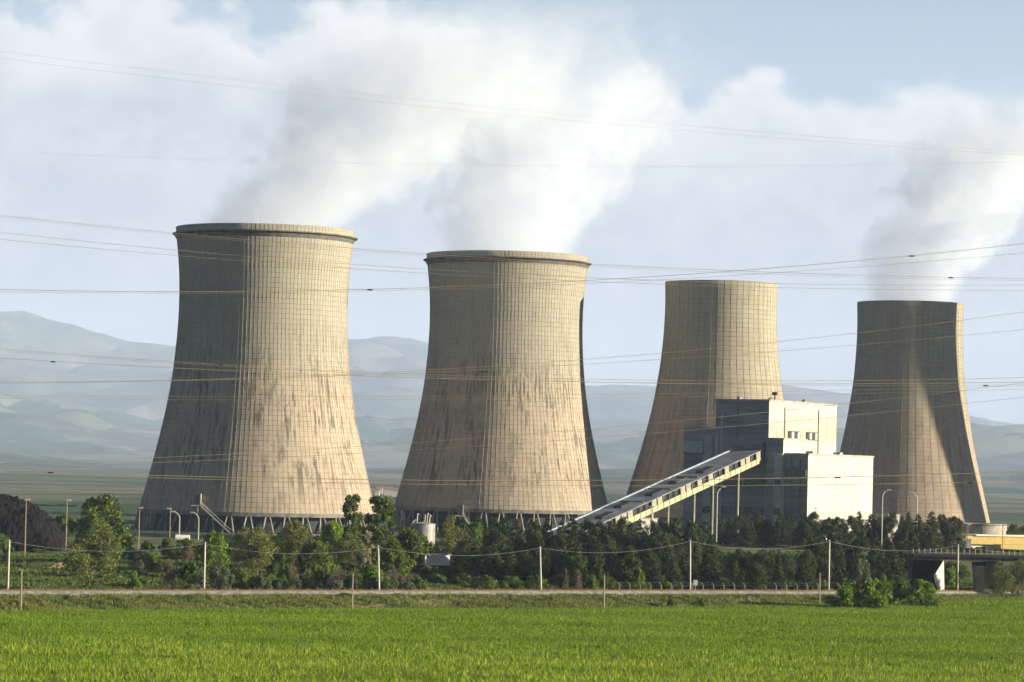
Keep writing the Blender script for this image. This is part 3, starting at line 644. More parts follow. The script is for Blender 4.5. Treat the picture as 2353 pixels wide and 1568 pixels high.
# d, top row and width of each plant that can be told apart
TREES = [
 ('broad', 232, 720, 1133, 135, 'large round dark green tree between the coal heap and the largest cooling tower'),
 ('olive', 216, 575, 1188, 128, 'airy olive green tree with forked trunk standing right behind the railway at the left'),
 ('olive', 590, 600, 1210, 108, 'big round olive tree below the landing stair of the largest cooling tower'),
 ('bright', 490, 640, 1217, 84, 'green tree right behind the second concrete pole'),
 ('olive', 676, 660, 1192, 92, 'olive tree under the V columns of the largest tower'),
 ('bright', 762, 670, 1192, 72, 'fresh green tree left of the two tall poplars'),
 ('poplar', 806, 690, 1128, 54, 'slender tall poplar in front of the lower right edge of the largest tower'),
 ('poplar', 872, 680, 1132, 80, 'broader tall poplar in the gap between the two large towers'),
 ('beige', 846, 630, 1212, 34, 'pale bare tree in front of the two poplars'),
 ('olive', 800, 640, 1222, 100, 'low olive tree in front of the slender poplar'),
 ('broad', 640, 680, 1222, 70, 'dark green tree between two olive trees under the largest tower'),
 ('broad', 940, 690, 1212, 95, 'dark leafy tree left of the small storage tank'),
 ('olive', 1037, 700, 1185, 82, 'round olive tree right of the small storage tank'),
 ('broad', 720, 650, 1238, 80, 'dark tree in the thicket left of the poplars'),
 ('broad', 905, 640, 1240, 70, 'dark green tree right behind the third concrete pole'),
 ('brightshrub', 313, 590, 1310, 36, 'green bush on the sunny slope between the forked tree and the brown bush'),
 ('brownshrub', 323, 650, 1285, 34, 'reddish brown bush above the sunny slope at the left'),
 ('brownshrub', 386, 590, 1290, 60, 'brown leafless bush left of the second concrete pole'),
 ('shrub', 440, 590, 1288, 60, 'dark green bush left of the second concrete pole'),
 ('greyshrub', 505, 578, 1284, 62, 'pale grey green bush right of the second concrete pole'),
 ('greyshrub', 462, 575, 1310, 48, 'low grey green bush at the foot of the second concrete pole'),
 ('shrub', 545, 590, 1300, 50, 'dark bush beside the grey green bushes'),
 ('brownshrub', 669, 610, 1290, 42, 'reddish brown bush in the middle of the thicket'),
 ('shrub', 620, 585, 1318, 60, 'low green bush left of the reddish brown bush'),
 ('greyshrub', 705, 590, 1310, 56, 'dull green bush beside the old fence post near the thicket'),
 ('brightshrub', 756, 605, 1275, 34, 'bright upright bush in the middle of the thicket'),
 ('brownshrub', 780, 588, 1300, 70, 'purplish grey leafless bush left of the third concrete pole'),
 ('brightshrub', 860, 600, 1296, 90, 'green bush spreading behind the third concrete pole'),
 ('brownshrub', 905, 592, 1302, 64, 'brown bush just right of the third concrete pole'),
 ('brownshrub', 945, 594, 1308, 54, 'brown bush at the right end of the thicket'),
 ('brightshrub', 892, 586, 1330, 22, 'small green sapling between the third pole and the brown bushes'),
 ('shrub', 60, 800, 1256, 60, 'green bush below the left end of the coal heap'),
 ('brightshrub', 90, 780, 1264, 50, 'bright bush in the hedge below the coal heap'),
 ('shrub', 135, 800, 1258, 60, 'bush below the right end of the coal heap'),
 ('broad', 4, 700, 1225, 50, 'tree cut off by the left edge beside the first concrete pole'),
 ('shrub', 285, 790, 1252, 50, 'bush right of the large round dark green tree'),
 ('brightshrub', 340, 680, 1266, 60, 'bright green bush below the yellow rubble'),
 ('shrub', 400, 760, 1252, 60, 'dark bush right of the yellow rubble'),
 ('brownshrub', 300, 690, 1270, 40, 'brown bush at the left end of the yellow rubble'),
 ('brownshrub', 440, 650, 1250, 50, 'brownish bush below the curved lamp posts'),
 ('broad', 150, 900, 1178, 40, 'small distant dark tree beside the lamp right of the coal heap'),
 ('broad', 128, 900, 1185, 30, 'small distant dark tree touching the coal heap'),
 ('brownshrub', 1300, 612, 1305, 20, 'thin dark upright bush right of the fourth concrete pole'),
 ('brownshrub', 1330, 610, 1308, 30, 'pinkish brown bush in front of the dark pines'),
 ('brightshrub', 1368, 610, 1330, 22, 'small yellow green bush left of the old post with a bare top'),
 ('brightshrub', 1446, 612, 1326, 20, 'small yellow green sapling left of the bright cone shaped bush'),
 ('brightshrub', 1470, 612, 1304, 36, 'bright green cone shaped bush in front of the dark pines'),
 ('brightshrub', 1535, 615, 1335, 26, 'low yellowish bush left of the fifth concrete pole'),
 ('brightshrub', 1160, 612, 1335, 30, 'low green bush left of the fourth concrete pole'),
 ('shrub', 972, 715, 1232, 84, 'bush hiding the foot of the small tank'),
 ('shrub', 1040, 660, 1299, 70, 'dark bush hiding the right half of the shed base'),
 ('shrub', 985, 662, 1298, 60, 'dark bush hiding the left half of the shed base'),
 ('broad', 1085, 720, 1200, 80, 'dark rounded tree where the pine belt begins'),
 ('shrub', 1110, 612, 1338, 60, 'low dark bush in front of the shed'),
 ('shrub', 1225, 613, 1338, 50, 'low dark green bush beside the foot of the fourth concrete pole'),
 ('greyshrub', 1975, 640, 1278, 60, 'pale grey green bush on the shaded slope right of the sixth pole'),
 ('pine', 2052, 650, 1262, 100, 'broad dark pine left of the bridge abutment'),
 ('pine', 2013, 700, 1225, 60, 'dark pine above the broad tree near the bridge'),
 ('brightshrub', 1950, 594, 1338, 90, 'left part of the pair of big bright bushes in front of the railway'),
 ('brightshrub', 2012, 594, 1330, 84, 'largest bright green bush standing before the railway'),
 ('brightshrub', 2120, 610, 1330, 80, 'rounded bright green bush hiding the foot of the bridge abutment'),
 ('shrub', 2075, 615, 1335, 60, 'darker bush between the two bright bushes'),
 ('broad', 2190, 720, 1290, 80, 'dark tree seen under the bridge deck'),
 ('brightshrub', 2185, 700, 1300, 50, 'shaded green bush under the bridge deck'),
 ('olive', 2300, 660, 1288, 60, 'thin olive tree right of the bridge pier'),
 ('olive', 2345, 665, 1284, 70, 'olive tree under the bridge at the right edge'),
 ('olive', 2322, 700, 1296, 60, 'shaded tree between the two olive trees under the bridge'),
 ('broad', 2328, 1050, 1203, 42, 'dark distant tree above the yellow building'),
 ('broad', 2352, 1060, 1208, 40, 'dark distant tree at the right edge above the yellow building'),
]
for kd, px, d, top, wd, lab in TREES: plant_px(kd, px, d, top, wd, lab)
ORD = 'leftmost second third fourth fifth sixth seventh eighth ninth tenth eleventh twelfth thirteenth fourteenth fifteenth sixteenth seventeenth eighteenth nineteenth twentieth'.split() + ['twenty-' + q for q in 'first second third fourth fifth sixth seventh eighth ninth'.split()] + ['last'] * 9
def row(kd, x0, x1, step, d, top, wd, label, group, jt=6, jd=14):
    x = x0; k = 0
    while x < x1:
        plant_px(kd, x + vr.uniform(-4, 4), d + vr.uniform(-jd, jd), top + vr.uniform(-jt, jt), wd * vr.uniform(.85, 1.2), ORD[k] + ' ' + label, group); x += step * vr.uniform(.8, 1.2); k += 1
row('pine', 1062, 1640, 30, 735, 1190, 70, 'pine from the left in the tall back row of the dense belt', 'pines in the belt below the conveyor')
row('pine', 1075, 1650, 40, 695, 1218, 66, 'pine from the left in the middle row of the dense belt', 'pines in the belt below the conveyor', 10)
row('pine', 1090, 1650, 44, 655, 1248, 62, 'pine from the left in the front row of the dense belt', 'pines in the belt below the conveyor', 14)
row('pine', 1500, 1900, 50, 632, 1285, 46, 'small conical pine from the left along the foot of the shaded slope', 'small pines at the foot of the slope', 14, 8)
row('pine', 1655, 1860, 22, 862, 1182, 50, 'pine from the left on the bank before the shaded boiler house front', 'pines on the bank before the boiler house', 5)
row('pine', 1845, 2215, 24, 850, 1180, 54, 'pine from the left before the pale block and the rightmost tower', 'pines before the pale building', 8)
row('pine', 1650, 1900, 48, 700, 1262, 50, 'pine from the left on the shaded slope under the grassy bank', 'pines on the shaded slope', 8)
row('pine', 1880, 2110, 34, 720, 1238, 60, 'pine from the left above the bright bushes beside the bridge', 'pines left of the bridge', 10)
row('shrub', 1000, 1560, 60, 640, 1318, 60, 'low dark bush from the left at the edge of the pine belt', 'undergrowth bushes below the pines', 6)
row('shrub', 1660, 2090, 40, 640, 1322, 46, 'low dark bush from the left on the foot of the shaded slope', 'bushes on the foot of the slope', 6)
row('greyshrub', 560, 960, 44, 584, 1330, 40, 'low grey green bush from the left along the railway below the thicket', 'low bushes along the railway', 7, 4)
row('shrub', 590, 1000, 52, 592, 1318, 50, 'leafy bush from the left along the front of the thicket', 'leafy bushes at the front of the thicket', 8, 5)
row('brightshrub', 575, 980, 66, 606, 1300, 44, 'fresh green bush from the left inside the front thicket', 'fresh green bushes in the thicket', 12, 6)
row('olive', 560, 920, 62, 720, 1215, 70, 'hazy olive tree from the left at the back of the thicket', 'olive trees at the back of the thicket', 8, 10)
row('brownshrub', 560, 900, 70, 700, 1240, 50, 'brownish bush from the left deep inside the thicket', 'brown bushes inside the thicket', 8)
row('shrub', 250, 620, 45, 760, 1236, 46, 'distant low bush from the left on the bank before the largest tower', 'low bushes on the bank before the largest tower', 5)
row('shrub', 2230, 2360, 34, 860, 1262, 46, 'low bush from the left before the yellow building', 'bushes before the yellow building', 5)
row('broad', -60, 170, 34, 1500, 1190, 40, 'distant dark tree from the left behind the coal heap', 'distant trees behind the coal heap', 4)

row('shrub', 1660, 1960, 20, 790, 1266, 46, 'dark bush from the left high on the shaded slope', 'bushes high on the slope', 4, 8)
row('pine', 1670, 1960, 24, 745, 1268, 44, 'low pine from the left halfway up the shaded slope', 'low pines halfway up the slope', 8, 10)
row('pine', 1690, 1960, 40, 665, 1292, 46, 'young pine from the left low on the shaded slope', 'young pines low on the slope', 10, 10)
# ------------------------------------------------------------------ grass: one tuft = three bent blades
def tufts(name, X, Y, h, w, mat, label, tint_s=7.):
    n = len(X); Z = terrain(X, Y); V = np.zeros((n, 3, 3, 3)); 
    for b_ in range(3):
        a = rng.uniform(0, 6.283, n); hh = h * rng.uniform(.55, 1.15, n); ww = w * rng.uniform(.6, 1.3, n)
        lean = rng.uniform(.1, .5, n) * hh; la = rng.uniform(0, 6.283, n)
        ox = X + rng.normal(0, .12, n); oy = Y + rng.normal(0, .12, n)
        V[:, b_, 0] = np.stack([ox - ww * np.cos(a), oy - ww * np.sin(a), Z - .05], 1)
        V[:, b_, 1] = np.stack([ox + ww * np.cos(a), oy + ww * np.sin(a), Z - .05], 1)
        V[:, b_, 2] = np.stack([ox + lean * np.cos(la), oy + lean * np.sin(la), Z + hh], 1)
    me = mesh(name, V.reshape(-1, 3), np.arange(n * 9).reshape(n * 3, 3), mat)
    tn = np.clip(.46 + .26 * nz(X * .35, Y, tint_s, 2) + .2 * nz(X * .8, Y, tint_s / 5, 5) + rng.normal(0, .24, n), 0, 1); at_ = me.attributes.new('tint', 'FLOAT', 'FACE')
    at_.data.foreach_set('value', np.repeat(tn, 3).astype(np.float32)); o = obj(name, me); tag(o, label, kind='stuff'); return o
def scatter(n, x0, x1, y0, y1, f=None, keep=None):
    X = rng.uniform(x0, x1, n); Y = rng.uniform(0, 1, n)
    lo = y0(X) if callable(y0) else y0; hi_ = y1(X) if callable(y1) else y1; Y = lo + (hi_ - lo) * Y ** (f or 1)
    k = np.abs(X) < Y * .162 + 38
    if keep is not None: k &= keep(X, Y)
    return X[k], Y[k]
wheat = leaf_mat('wheat_blades', (.055, .115, .003), (.20, .285, .010), trans=.35)
dry = leaf_mat('dry_grass', (.05, .095, .008), (.20, .19, .05), trans=.25)
gap = lambda X, Y: (rng.uniform(0, 1, len(X)) > .80 * sm((nz(X * .30, Y * .5, 5, 9) + .22 * nz(X, Y, 1.7, 3) - .30) / .26))   # thinned rows baring the dark ground, which also stands in for shadow patches
X, Y = scatter(600000, -135, 140, 334, y_base, 1.25, gap)
tufts('wheat', X, Y, .62, .085, wheat, 'bright green young wheat covering the field')
X, Y = scatter(72000, -125, 125, 334, 432, 1., lambda X, Y: rng.uniform(0, 1, len(X)) < sm((436 - Y + 14 * nz(X, Y, 9, 4)) / 45) * (1 - .85 * sm((nz(X * .35, Y * .6, 5, 14) - .25) / .25)))
tufts('tall_wheat', X, Y, .95, .10, leaf_mat('tall_wheat_blades', (.08, .14, .004), (.30, .36, .03), trans=.35), 'taller yellow green growth in the nearest strip of the field', 5.)
X, Y = scatter(85000, -130, 145, y_base, lambda x: y_top(x) + .5, None, lambda X, Y: rng.uniform(0, 1, len(X)) > .85 * sm((nz(X, Y, 6, 21) - .1) / .4))
tufts('bank_grass', X, Y, .5, .10, dry, 'rough yellowish grass on the railway bank', 4.)
X, Y = scatter(105000, -135, 150, lambda x: y_top(x) + 7, cst(760), 1.2)
tufts('rough_grass', X, Y, .6, .13, leaf_mat('rough_grass_blades', (.035, .07, .006), (.11, .14, .02), trans=.2), 'rough grass between the railway and the trees', 9.)
X, Y = scatter(9000, -112, 122, lambda x: y_top(x) - 1.5, lambda x: y_top(x) + .9, None, lambda X, Y: rng.uniform(0, 1, len(X)) < sm((nz(X, Y, 4, 12) + .15) / .6))
tufts('verge_grass', X, Y, .26, .08, dry, 'ragged dry grass creeping over the edge of the ballast', 3.)
X, Y = scatter(14000, -112, 122, lambda x: y_top(x) + 5.2, lambda x: y_top(x) + 8)
tufts('verge_grass', X, Y, .7, .12, dry, 'tall dry grass behind the rails', 3.)
# weeds on the bank
for px, d, top, wd, lab in ((160, 527, 1385, 26, 'dark weed clump on the bank right of the left old post'), (325, 533, 1380, 16, 'narrow weed clump on the bank below the brown bush'), (795, 556, 1379, 34, 'dark weed clump left of the old post in the middle'), (915, 561, 1384, 42, 'wide weed clump on the bank right of the third pole'),
                            (1270, 572, 1370, 30, 'weed clump on the bank right of the fourth pole'), (1545, 578, 1372, 26, 'weed clump on the bank left of the fifth pole'), (1612, 580, 1376, 24, 'dark weed clump on the bank right of the fifth pole'), (1190, 566, 1384, 22, 'small weed clump on the bank left of the fourth pole')):
    plant_px('shrub', px, d, top, wd, lab)

# ------------------------------------------------------------------ poles, lamps, posts, fence
POLES = [(19, 1240, 'concrete line pole at the left edge beside the railway'), (470, 1245, 'concrete line pole between the grey green bushes'), (873, 1253, 'leaning concrete line pole in front of the poplars'),
         (1245, 1255, 'leaning concrete line pole before the dense pines'), (1587, 1240, 'concrete line pole beside the small grey cabinet'), (1905, 1240, 'concrete line pole left of the bright bushes'), (2201, 1250, 'dark concrete line pole in front of the bridge')]
lean = {873: -5, 1245: -5, 19: 1, 1587: -2}
tops = []
for px, top, lab in POLES:
    x_ = (px - W / 2) / F * 590; d = float(y_top(x_)) + 8.5; x_ = (px - W / 2) / F * d; d = float(y_top(x_)) + 8.5
    p = place(px, d); h = zpx(px, top, d) - p.z
    T = thing('utility_pole', p, lab, 'utility pole', 'concrete poles along the railway')
    lx = lean.get(px, 0) * d / F
    MB().rod((0, 0, -.5), (lx, 0, h), .21, .13, n=8).build('shaft', concrete_pale, T, smooth=True)
    MB().box(lx - .1, lx + .1, -.35, .35, h - .35, h - .25).build('insulator_bracket', steel, T)
    tops.append(p + Vector((lx, -.3, h - .3)))
cab = []
e0 = tops[0] + Vector((-34, -14, 0)); e1 = tops[-1] + Vector((30, 24, 0)); pts = [e0] + tops + [e1]
mb = MB()
for a, b_ in zip(pts[:-1], pts[1:]):
    prev = a
    for k in range(1, 13):
        t = k / 12; q_ = a.lerp(b_, t); q_.z -= 1.45 * 4 * t * (1 - t); mb.rod(prev, q_, .017, n=4); prev = q_
tag(mb.build('line_cable', steel), 'thin cable sagging from pole to pole along the railway', 'cable')
for px, top, bot, lab in ((51, 1308, 1406, 'old thin wooden post at the left edge of the field'), (812, 1318, 1403, 'old thin wooden post below the purplish bush'), (1390, 1320, 1402, 'old thin wooden post left of the bright bush'), (1885, 1316, 1392, 'old thin wooden post near the sixth concrete pole')):
    x_ = (px - W / 2) / F * 560; d = float(y_base(x_)); x_ = (px - W / 2) / F * d; d = float(y_base(x_)) + .5
    p = place(px, d); h = zpx(px, top, d) - p.z
    T = thing('wooden_post', p, lab, 'post', 'old wooden posts at the edge of the field')
    MB().rod((0, 0, -.3), (-.06, 0, h), .15, .11, n=7).build('shaft', wood, T); MB().box(-.25, .15, -.05, .05, h - .35, h - .25).build('peg', wood, T)
lampm = mottled('lamp_post_paint', (.55, .54, .45), (.42, .41, .35), 1, rough=.5); rustm = mottled('rusty_lamp_post', (.34, .24, .17), (.26, .19, .14), 1)
def lamp(px, top, bot, d, lab, arm=1, mat=None, curved=False):
    p = place(px, d); h = zpx(px, top, d) - p.z; mat = mat or lampm
    T = thing('street_lamp', p, lab, 'street lamp'); k = d / F
    if curved:
        pts_ = [Vector((0, 0, -.3)), Vector((0, 0, h - 14 * k)), Vector((3 * arm * k, 0, h - 7 * k)), Vector((8 * arm * k, 0, h - 2 * k)), Vector((15 * arm * k, 0, h))]
        mb = MB()
        for a, b_ in zip(pts_[:-1], pts_[1:]): mb.rod(a, b_, .13, .10, n=6)
        mb.build('pole', mat, T); e = pts_[-1]
    else:
        MB().rod((0, 0, -.3), (0, 0, h - .2), .15, .09, n=7).build('pole', mat, T); MB().rod((0, 0, h - .25), (5 * arm * k, 0, h), .07, n=5).build('arm', mat, T); e = Vector((3 * arm * k, 0, h))
    MB().box(e.x - .55, e.x + .55, -.28, .28, e.z - .12, e.z + .22).build('lamp_head', concrete_pale, T)
lamp(56, 1148, 0, 760, 'rusty lamp post in front of the coal heap', 1, rustm)
lamp(150, 1150, 0, 760, 'rusty lamp post beside the right foot of the coal heap', 1, rustm)
lamp(317, 1167, 0, 820, 'leftmost lamp post in front of the slanted columns', 1, rustm)
lamp(388, 1169, 0, 820, 'lamp post before the slanted columns, left of the curved ones', -1, rustm)
lamp(410, 1176, 0, 900, 'curved lamp post bending left before the slanted columns', -1, lampm, True)
lamp(454, 1178, 0, 920, 'fainter curved lamp post before the slanted columns', -1, lampm, True)
lamp(1645, 1119, 0, 838, 'tall pale lamp post before the shaded boiler house front', 1, lampm, True)
lamp(2025, 1126, 0, 845, 'tall lamp post right of the pale lower block', 1, lampm, True)
lamp(2105, 1132, 0, 900, 'thin lamp post before the rightmost cooling tower', -1, lampm, True)
lamp(2222, 1206, 0, 860, 'short lamp post left of the yellow building', 1, rustm)
lamp(2303, 1205, 0, 860, 'lamp post in front of the yellow building', 1, rustm)
lamp(1498, 1165, 0, 800, 'thin lamp post under the conveyor', -1, lampm)
# perimeter fence with bent tops
FN = thing('perimeter_fence', (0, 0, 0), 'wire mesh fence on bent concrete posts right behind the railway', 'fence')
fp = MB().box(-.09, .09, -.08, .08, -.3, 1.95).hexa([(-.09, -.08, 1.95), (.09, -.08, 1.95), (.09, .08, 1.95), (-.09, .08, 1.95)], [(-.45, -.07, 2.4), (-.30, -.07, 2.45), (-.30, .07, 2.45), (-.45, .07, 2.4)]).mesh('post', concrete)
prev = None; mesh_mb = MB()
for px in range(1425, 2075, 24):
    d = 0; x_ = (px - W / 2) / F * 620
    for _ in range(3): d = float(y_top(x_)) + 13; x_ = (px - W / 2) / F * d
    p = place(px, d); obj('post', fp, FN, loc=p)
    if prev is not None:
        for z_ in (.3, 1.1, 1.9): mesh_mb.rod(prev + Vector((0, 0, z_)), p + Vector((0, 0, z_)), .006, n=3)
        mesh_mb.rod(prev + Vector((-.37, 0, 2.4)), p + Vector((-.37, 0, 2.4)), .006, n=3)
    prev = p
mesh_mb.build('wire', steel, FN)
p = place(1599, 606); T = thing('control_cabinet', p, 'small grey cabinet on a leg beside the fifth concrete pole', 'cabinet')
MB().rod((0, 0, -.2), (0, 0, 1.0), .07, n=6).build('leg', steel, T); MB().box(-.4, .4, -.25, .25, 1.0, 2.0).build('box', mottled('cabinet_paint', (.42, .50, .48), (.36, .43, .42), 2), T)

# ------------------------------------------------------------------ coal heap, rubble, tank, sheds, yellow building
coal_m = mottled('coal', (.003, .003, .004), (.012, .010, .009), 1.6, rough=.9, spec=.1, bump=.5, detail=8)
p = place(10, 800); nx, ny = 90, 34; xs = np.linspace(-26, 20, nx); ys = np.linspace(-14, 14, ny); XX, YY = np.meshgrid(xs, ys)
nx, ny = 150, 56; xs = np.linspace(-26, 20, nx); ys = np.linspace(-14, 14, ny); XX, YY = np.meshgrid(xs, ys)
prof_ = np.interp(XX + p.x, [(q_ - W / 2) / F * 800 for q_ in (-260, -120, -20, 15, 60, 100, 140, 172)], [0] + [zpx(q_, r_, 800) - p.z for q_, r_ in ((-120, 1148), (-20, 1131), (15, 1135), (60, 1148), (100, 1168), (140, 1200))] + [0.])
ZZ = prof_ * np.clip(1 - (YY / 14) ** 2, 0, 1) ** .7 + (nz(XX, YY, 1.9, 4) * .5 + nz(XX, YY, .8, 6) * .35 + rng.normal(0, .22, XX.shape)) * (prof_ > .5) - .3
i, j = np.meshgrid(np.arange(ny - 1), np.arange(nx - 1), indexing='ij'); a = (i * nx + j).ravel()
T = thing('coal_heap', p, 'black coal heap rising at the left edge behind the hedge', 'coal heap')
obj('heap', mesh('heap', np.stack([XX, YY, ZZ], -1).reshape(-1, 3), np.stack([a, a + 1, a + nx + 1, a + nx], 1), coal_m), T)
lump_m = MB().add([(-.5, -.4, -.3), (.5, -.3, -.3), (.4, .5, -.2), (-.4, .4, -.3), (-.1, .1, .45), (.3, -.1, .3)], [(0, 1, 5, 4), (1, 2, 5), (2, 3, 4, 5), (3, 0, 4), (3, 2, 1, 0)]).mesh('coal_lump', coal_m)
for k in range(150):
    i_, j_ = rng.integers(0, nx), rng.integers(0, ny // 2)
    if prof_[j_, i_] > 1: obj('coal_lump', lump_m, T, loc=(XX[j_, i_], YY[j_, i_], ZZ[j_, i_] + .05), rz=rng.uniform(0, 6), sc=rng.uniform(.4, 1.2))
def rocks(name, px0, px1, d, n, hmax, mat, label, cat, size=.45):
    p = place((px0 + px1) / 2, d); wd_ = (px1 - px0) * d / F; mb = MB(); r = random.Random(px0)
    for k in range(n):
        x_ = r.gauss(0, .24) * wd_; z_ = hmax * math.exp(-(x_ / (wd_ * .3)) ** 2) * r.uniform(.1, 1); y_ = r.uniform(-1.5, 1.5) - z_ * .3; s_ = size * r.uniform(.5, 1.3)
        V = [(x_ + s_ * r.uniform(.5, 1) * q[0], y_ + s_ * r.uniform(.5, 1) * q[1], z_ + s_ * r.uniform(.4, .8) * q[2]) for q in ((-1, -1, -1), (1, -1, -1), (-1, 1, -1), (1, 1, -1), (-1, -1, 1), (1, -1, 1), (-1, 1, 1), (1, 1, 1))]
        mb.add(V, [(0, 2, 3, 1), (4, 5, 7, 6), (0, 1, 5, 4), (2, 6, 7, 3), (0, 4, 6, 2), (1, 3, 7, 5)])
    o = mb.build(name, mat, loc=p); tag(o, label, cat)
yel = mottled('yellow_spoil', (.50, .42, .16), (.34, .22, .12), 1.5); whi = mottled('white_debris', (.66, .62, .55), (.4, .34, .28), 1.5)
rocks('rubble_heap', 325, 384, 690, 200, 1.9, yel, 'yellow and rusty rubble heap below the left lamp posts', 'rubble')
rocks('rubble_heap', 108, 178, 700, 130, 1.0, yel, 'low yellow rubble strip at the foot of the coal heap', 'rubble')
# white parked tanker by the columns
p = place(418, 880); T = thing('tank_trailer', p, 'small white tank trailer parked before the slanted columns', 'trailer')
MB().rod((-1.9, 0, 1.35), (1.9, 0, 1.35), .85, n=14).build('tank', mottled('white_paint', (.75, .74, .70), (.65, .63, .58), 1), T, smooth=False)
for x_ in (-1.2, 1.2): MB().rod((x_, -.9, .35), (x_, .9, .35), .38, n=10).build('wheel', black_in, T)
MB().box(-2.1, 2.6, -.5, .5, .45, .62).build('chassis', steel, T)
# small storage tank with bent pipes
p = place(971, 760); kx = 760 / F; zt_k = zpx(971, 1203, 760) - p.z
T = thing('storage_tank', p, 'small pale metal tank with bent pipes before the second large tower', 'storage tank')
tank_m = mottled('tank_metal', (.22, .225, .22), (.16, .16, .155), .8, rough=.45, spec=.4)
MB().lathe([(2.75, -.5), (2.75, zt_k - .25), (2.85, zt_k - .2), (2.85, zt_k), (.1, zt_k + .5)], 28, cap=True).build('shell', tank_m, T)
for k, (x_, h_) in enumerate(((-1.6, 2.3), (.2, 2.1), (.75, 2.4), (1.3, 2.0))):
    mb = MB().rod((x_, -.4, zt_k - .1), (x_ + .12, -.4, zt_k + h_), .16, n=7)
    if k != 1: mb.rod((x_ + .12, -.4, zt_k + h_), (x_ + .45, -.4, zt_k + h_ - .35), .16, n=7)
    mb.build('pipe', concrete_pale, T)
MB().rod((-3.1, -.5, -.3), (-3.1, -.5, zt_k - .4), .14, n=6).rod((-3.1, -.5, zt_k - .4), (-1.9, -.5, zt_k + .9), .14, n=6).build('side_pipe', concrete_pale, T)
# shed with a pale end wall
p = place(1005, 690); T = thing('shed', p, 'low shed with a sunlit pale wall between tree thicket and pine belt', 'shed', rz=.6)
z1 = zpx(1005, 1275, 690) - p.z; z0_ = zpx(1005, 1299, 690) - p.z; w_ = 68 * 690 / F / 2
MB().box(-w_, w_, 0, 4, z0_, z1).build('wall', lightwall, T); MB().box(-w_ - .2, w_ + .2, -.3, 4.3, z1 + .001, z1 + .22).build('roof', concrete_dark, T); MB().box(-w_ + .2, w_ - .2, .3, 3.8, -.5, z0_ - .001).build('base', black_in, T)
for (px, top, wd_, hh_, d, lab) in ((1486, 1192, 52, 2.2, 850, 'low white building seen under the conveyor'), (1420, 1210, 28, 1.8, 800, 'small pale hut at the foot of the conveyor'), (2053, 1184, 34, 2.4, 900, 'small pale building right of the tall lamp post')):
    p = place(px, d); z1 = zpx(px, top, d) - p.z; w_ = wd_ * d / F / 2; T = thing('low_building', p, lab, 'building', rz=.5)
    MB().box(-w_, w_, 0, 6, -.5, z1).build('wall', lightwall, T); MB().box(-w_ - .2, w_ + .2, -.2, 6.2, z1 + .001, z1 + .25).build('roof', concrete, T); MB().box(-w_ * .5, -w_ * .2, -.05, -.001, z1 - 1.5, z1 - .6).build('window', glass, T)
# low round basin beside the rightmost tower
p = place(2256, 1120); zz_ = zpx(2256, 1203, 1120) - p.z
T = thing('round_basin', p, 'low round concrete basin right of the rightmost tower foot', 'basin')
MB().lathe([(8.3, -.5), (8.3, zz_), (7.9, zz_), (7.9, zz_ - 1)], 48).build('wall', concrete, T)
T2_ = MB().lathe([(8.45, zz_ - .6), (8.45, zz_ - .3), (8.3, zz_ - .3)], 48).build('rim', concrete_dark, T)
# yellow two-step building
ym = mottled('yellow_wall', (.47, .35, .13), (.40, .30, .11), .5); wm = mottled('white_wall', (.72, .66, .50), (.62, .56, .42), .5)
D_ = 880; p = place(2290, D_); T = thing('yellow_building', p, 'long yellow and white building above the bridge at the right edge', 'building', rz=.3); k = D_ / F
zz = lambda py, px=2290: zpx(px, py, D_) - p.z
X_ = lambda px: (px - 2290) * k
MB().box(X_(2232), X_(2420), 5, 14, -1, zz(1256)).build('lower_wall', wm, T)
MB().box(X_(2231), X_(2421), 4.7, 14.2, zz(1252), zz(1233)).build('upper_band', ym, T)
MB().box(X_(2255), X_(2422), 4.2, 14.5, zz(1233) + .001, zz(1230)).build('cornice', wm, T)
MB().box(X_(2300), X_(2420), 0, 4.19, -1, zz(1262)).build('front_wall', wm, T)
MB().box(X_(2299), X_(2421), -.3, 4.18, zz(1262) + .001, zz(1251)).build('front_band', ym, T)
for px in (2240, 2256, 2272): MB().box(X_(px), X_(px + 9), 4.9, 4.999, zz(1270), zz(1258)).build('window', glass, T)
for px in (2330, 2343, 2356): MB().box(X_(px), X_(px + 9), -.1, -.001, zz(1271), zz(1265)).build('window', glass, T)
p = place(2222, 870); T = thing('kiosk', p, 'small grey kiosk at the left end of the yellow building', 'kiosk')
z1 = zpx(2222, 1240, 870) - p.z; MB().box(-1.3, 1.0, 0, 2, -.5, z1).build('wall', mottled('kiosk_grey', (.30, .34, .37), (.24, .27, .30), 1), T); MB().box(-1.5, 1.2, -.2, 2.2, z1 + .001, z1 + .2).build('roof', concrete_pale, T)

# ------------------------------------------------------------------ bridge over the railway
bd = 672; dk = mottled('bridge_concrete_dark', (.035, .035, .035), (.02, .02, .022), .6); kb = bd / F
p0 = place(2150, bd); BR = thing('road_bridge', p0, 'dark road bridge with flared pier and pale abutment at the right', 'bridge')
X_ = lambda px: (px - 2150) * kb
Z_ = lambda py, px: zpx(px, py, bd) - p0.z
xa, xb = X_(2098), X_(2900)
za, zb2 = Z_(1285, 2098), Z_(1304, 2900); ta, tb = Z_(1273, 2098), Z_(1289, 2900)
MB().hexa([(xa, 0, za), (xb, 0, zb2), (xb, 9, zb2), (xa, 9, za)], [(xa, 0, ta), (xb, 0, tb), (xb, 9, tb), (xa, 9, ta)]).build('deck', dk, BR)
MB().hexa([(xa, -.35, ta - .5), (xb, -.35, tb - .5), (xb, -.01, tb - .5), (xa, -.01, ta - .5)], [(xa, -.35, ta + .15), (xb, -.35, tb + .15), (xb, -.01, tb + .15), (xa, -.01, ta + .15)]).build('edge_beam', dk, BR)
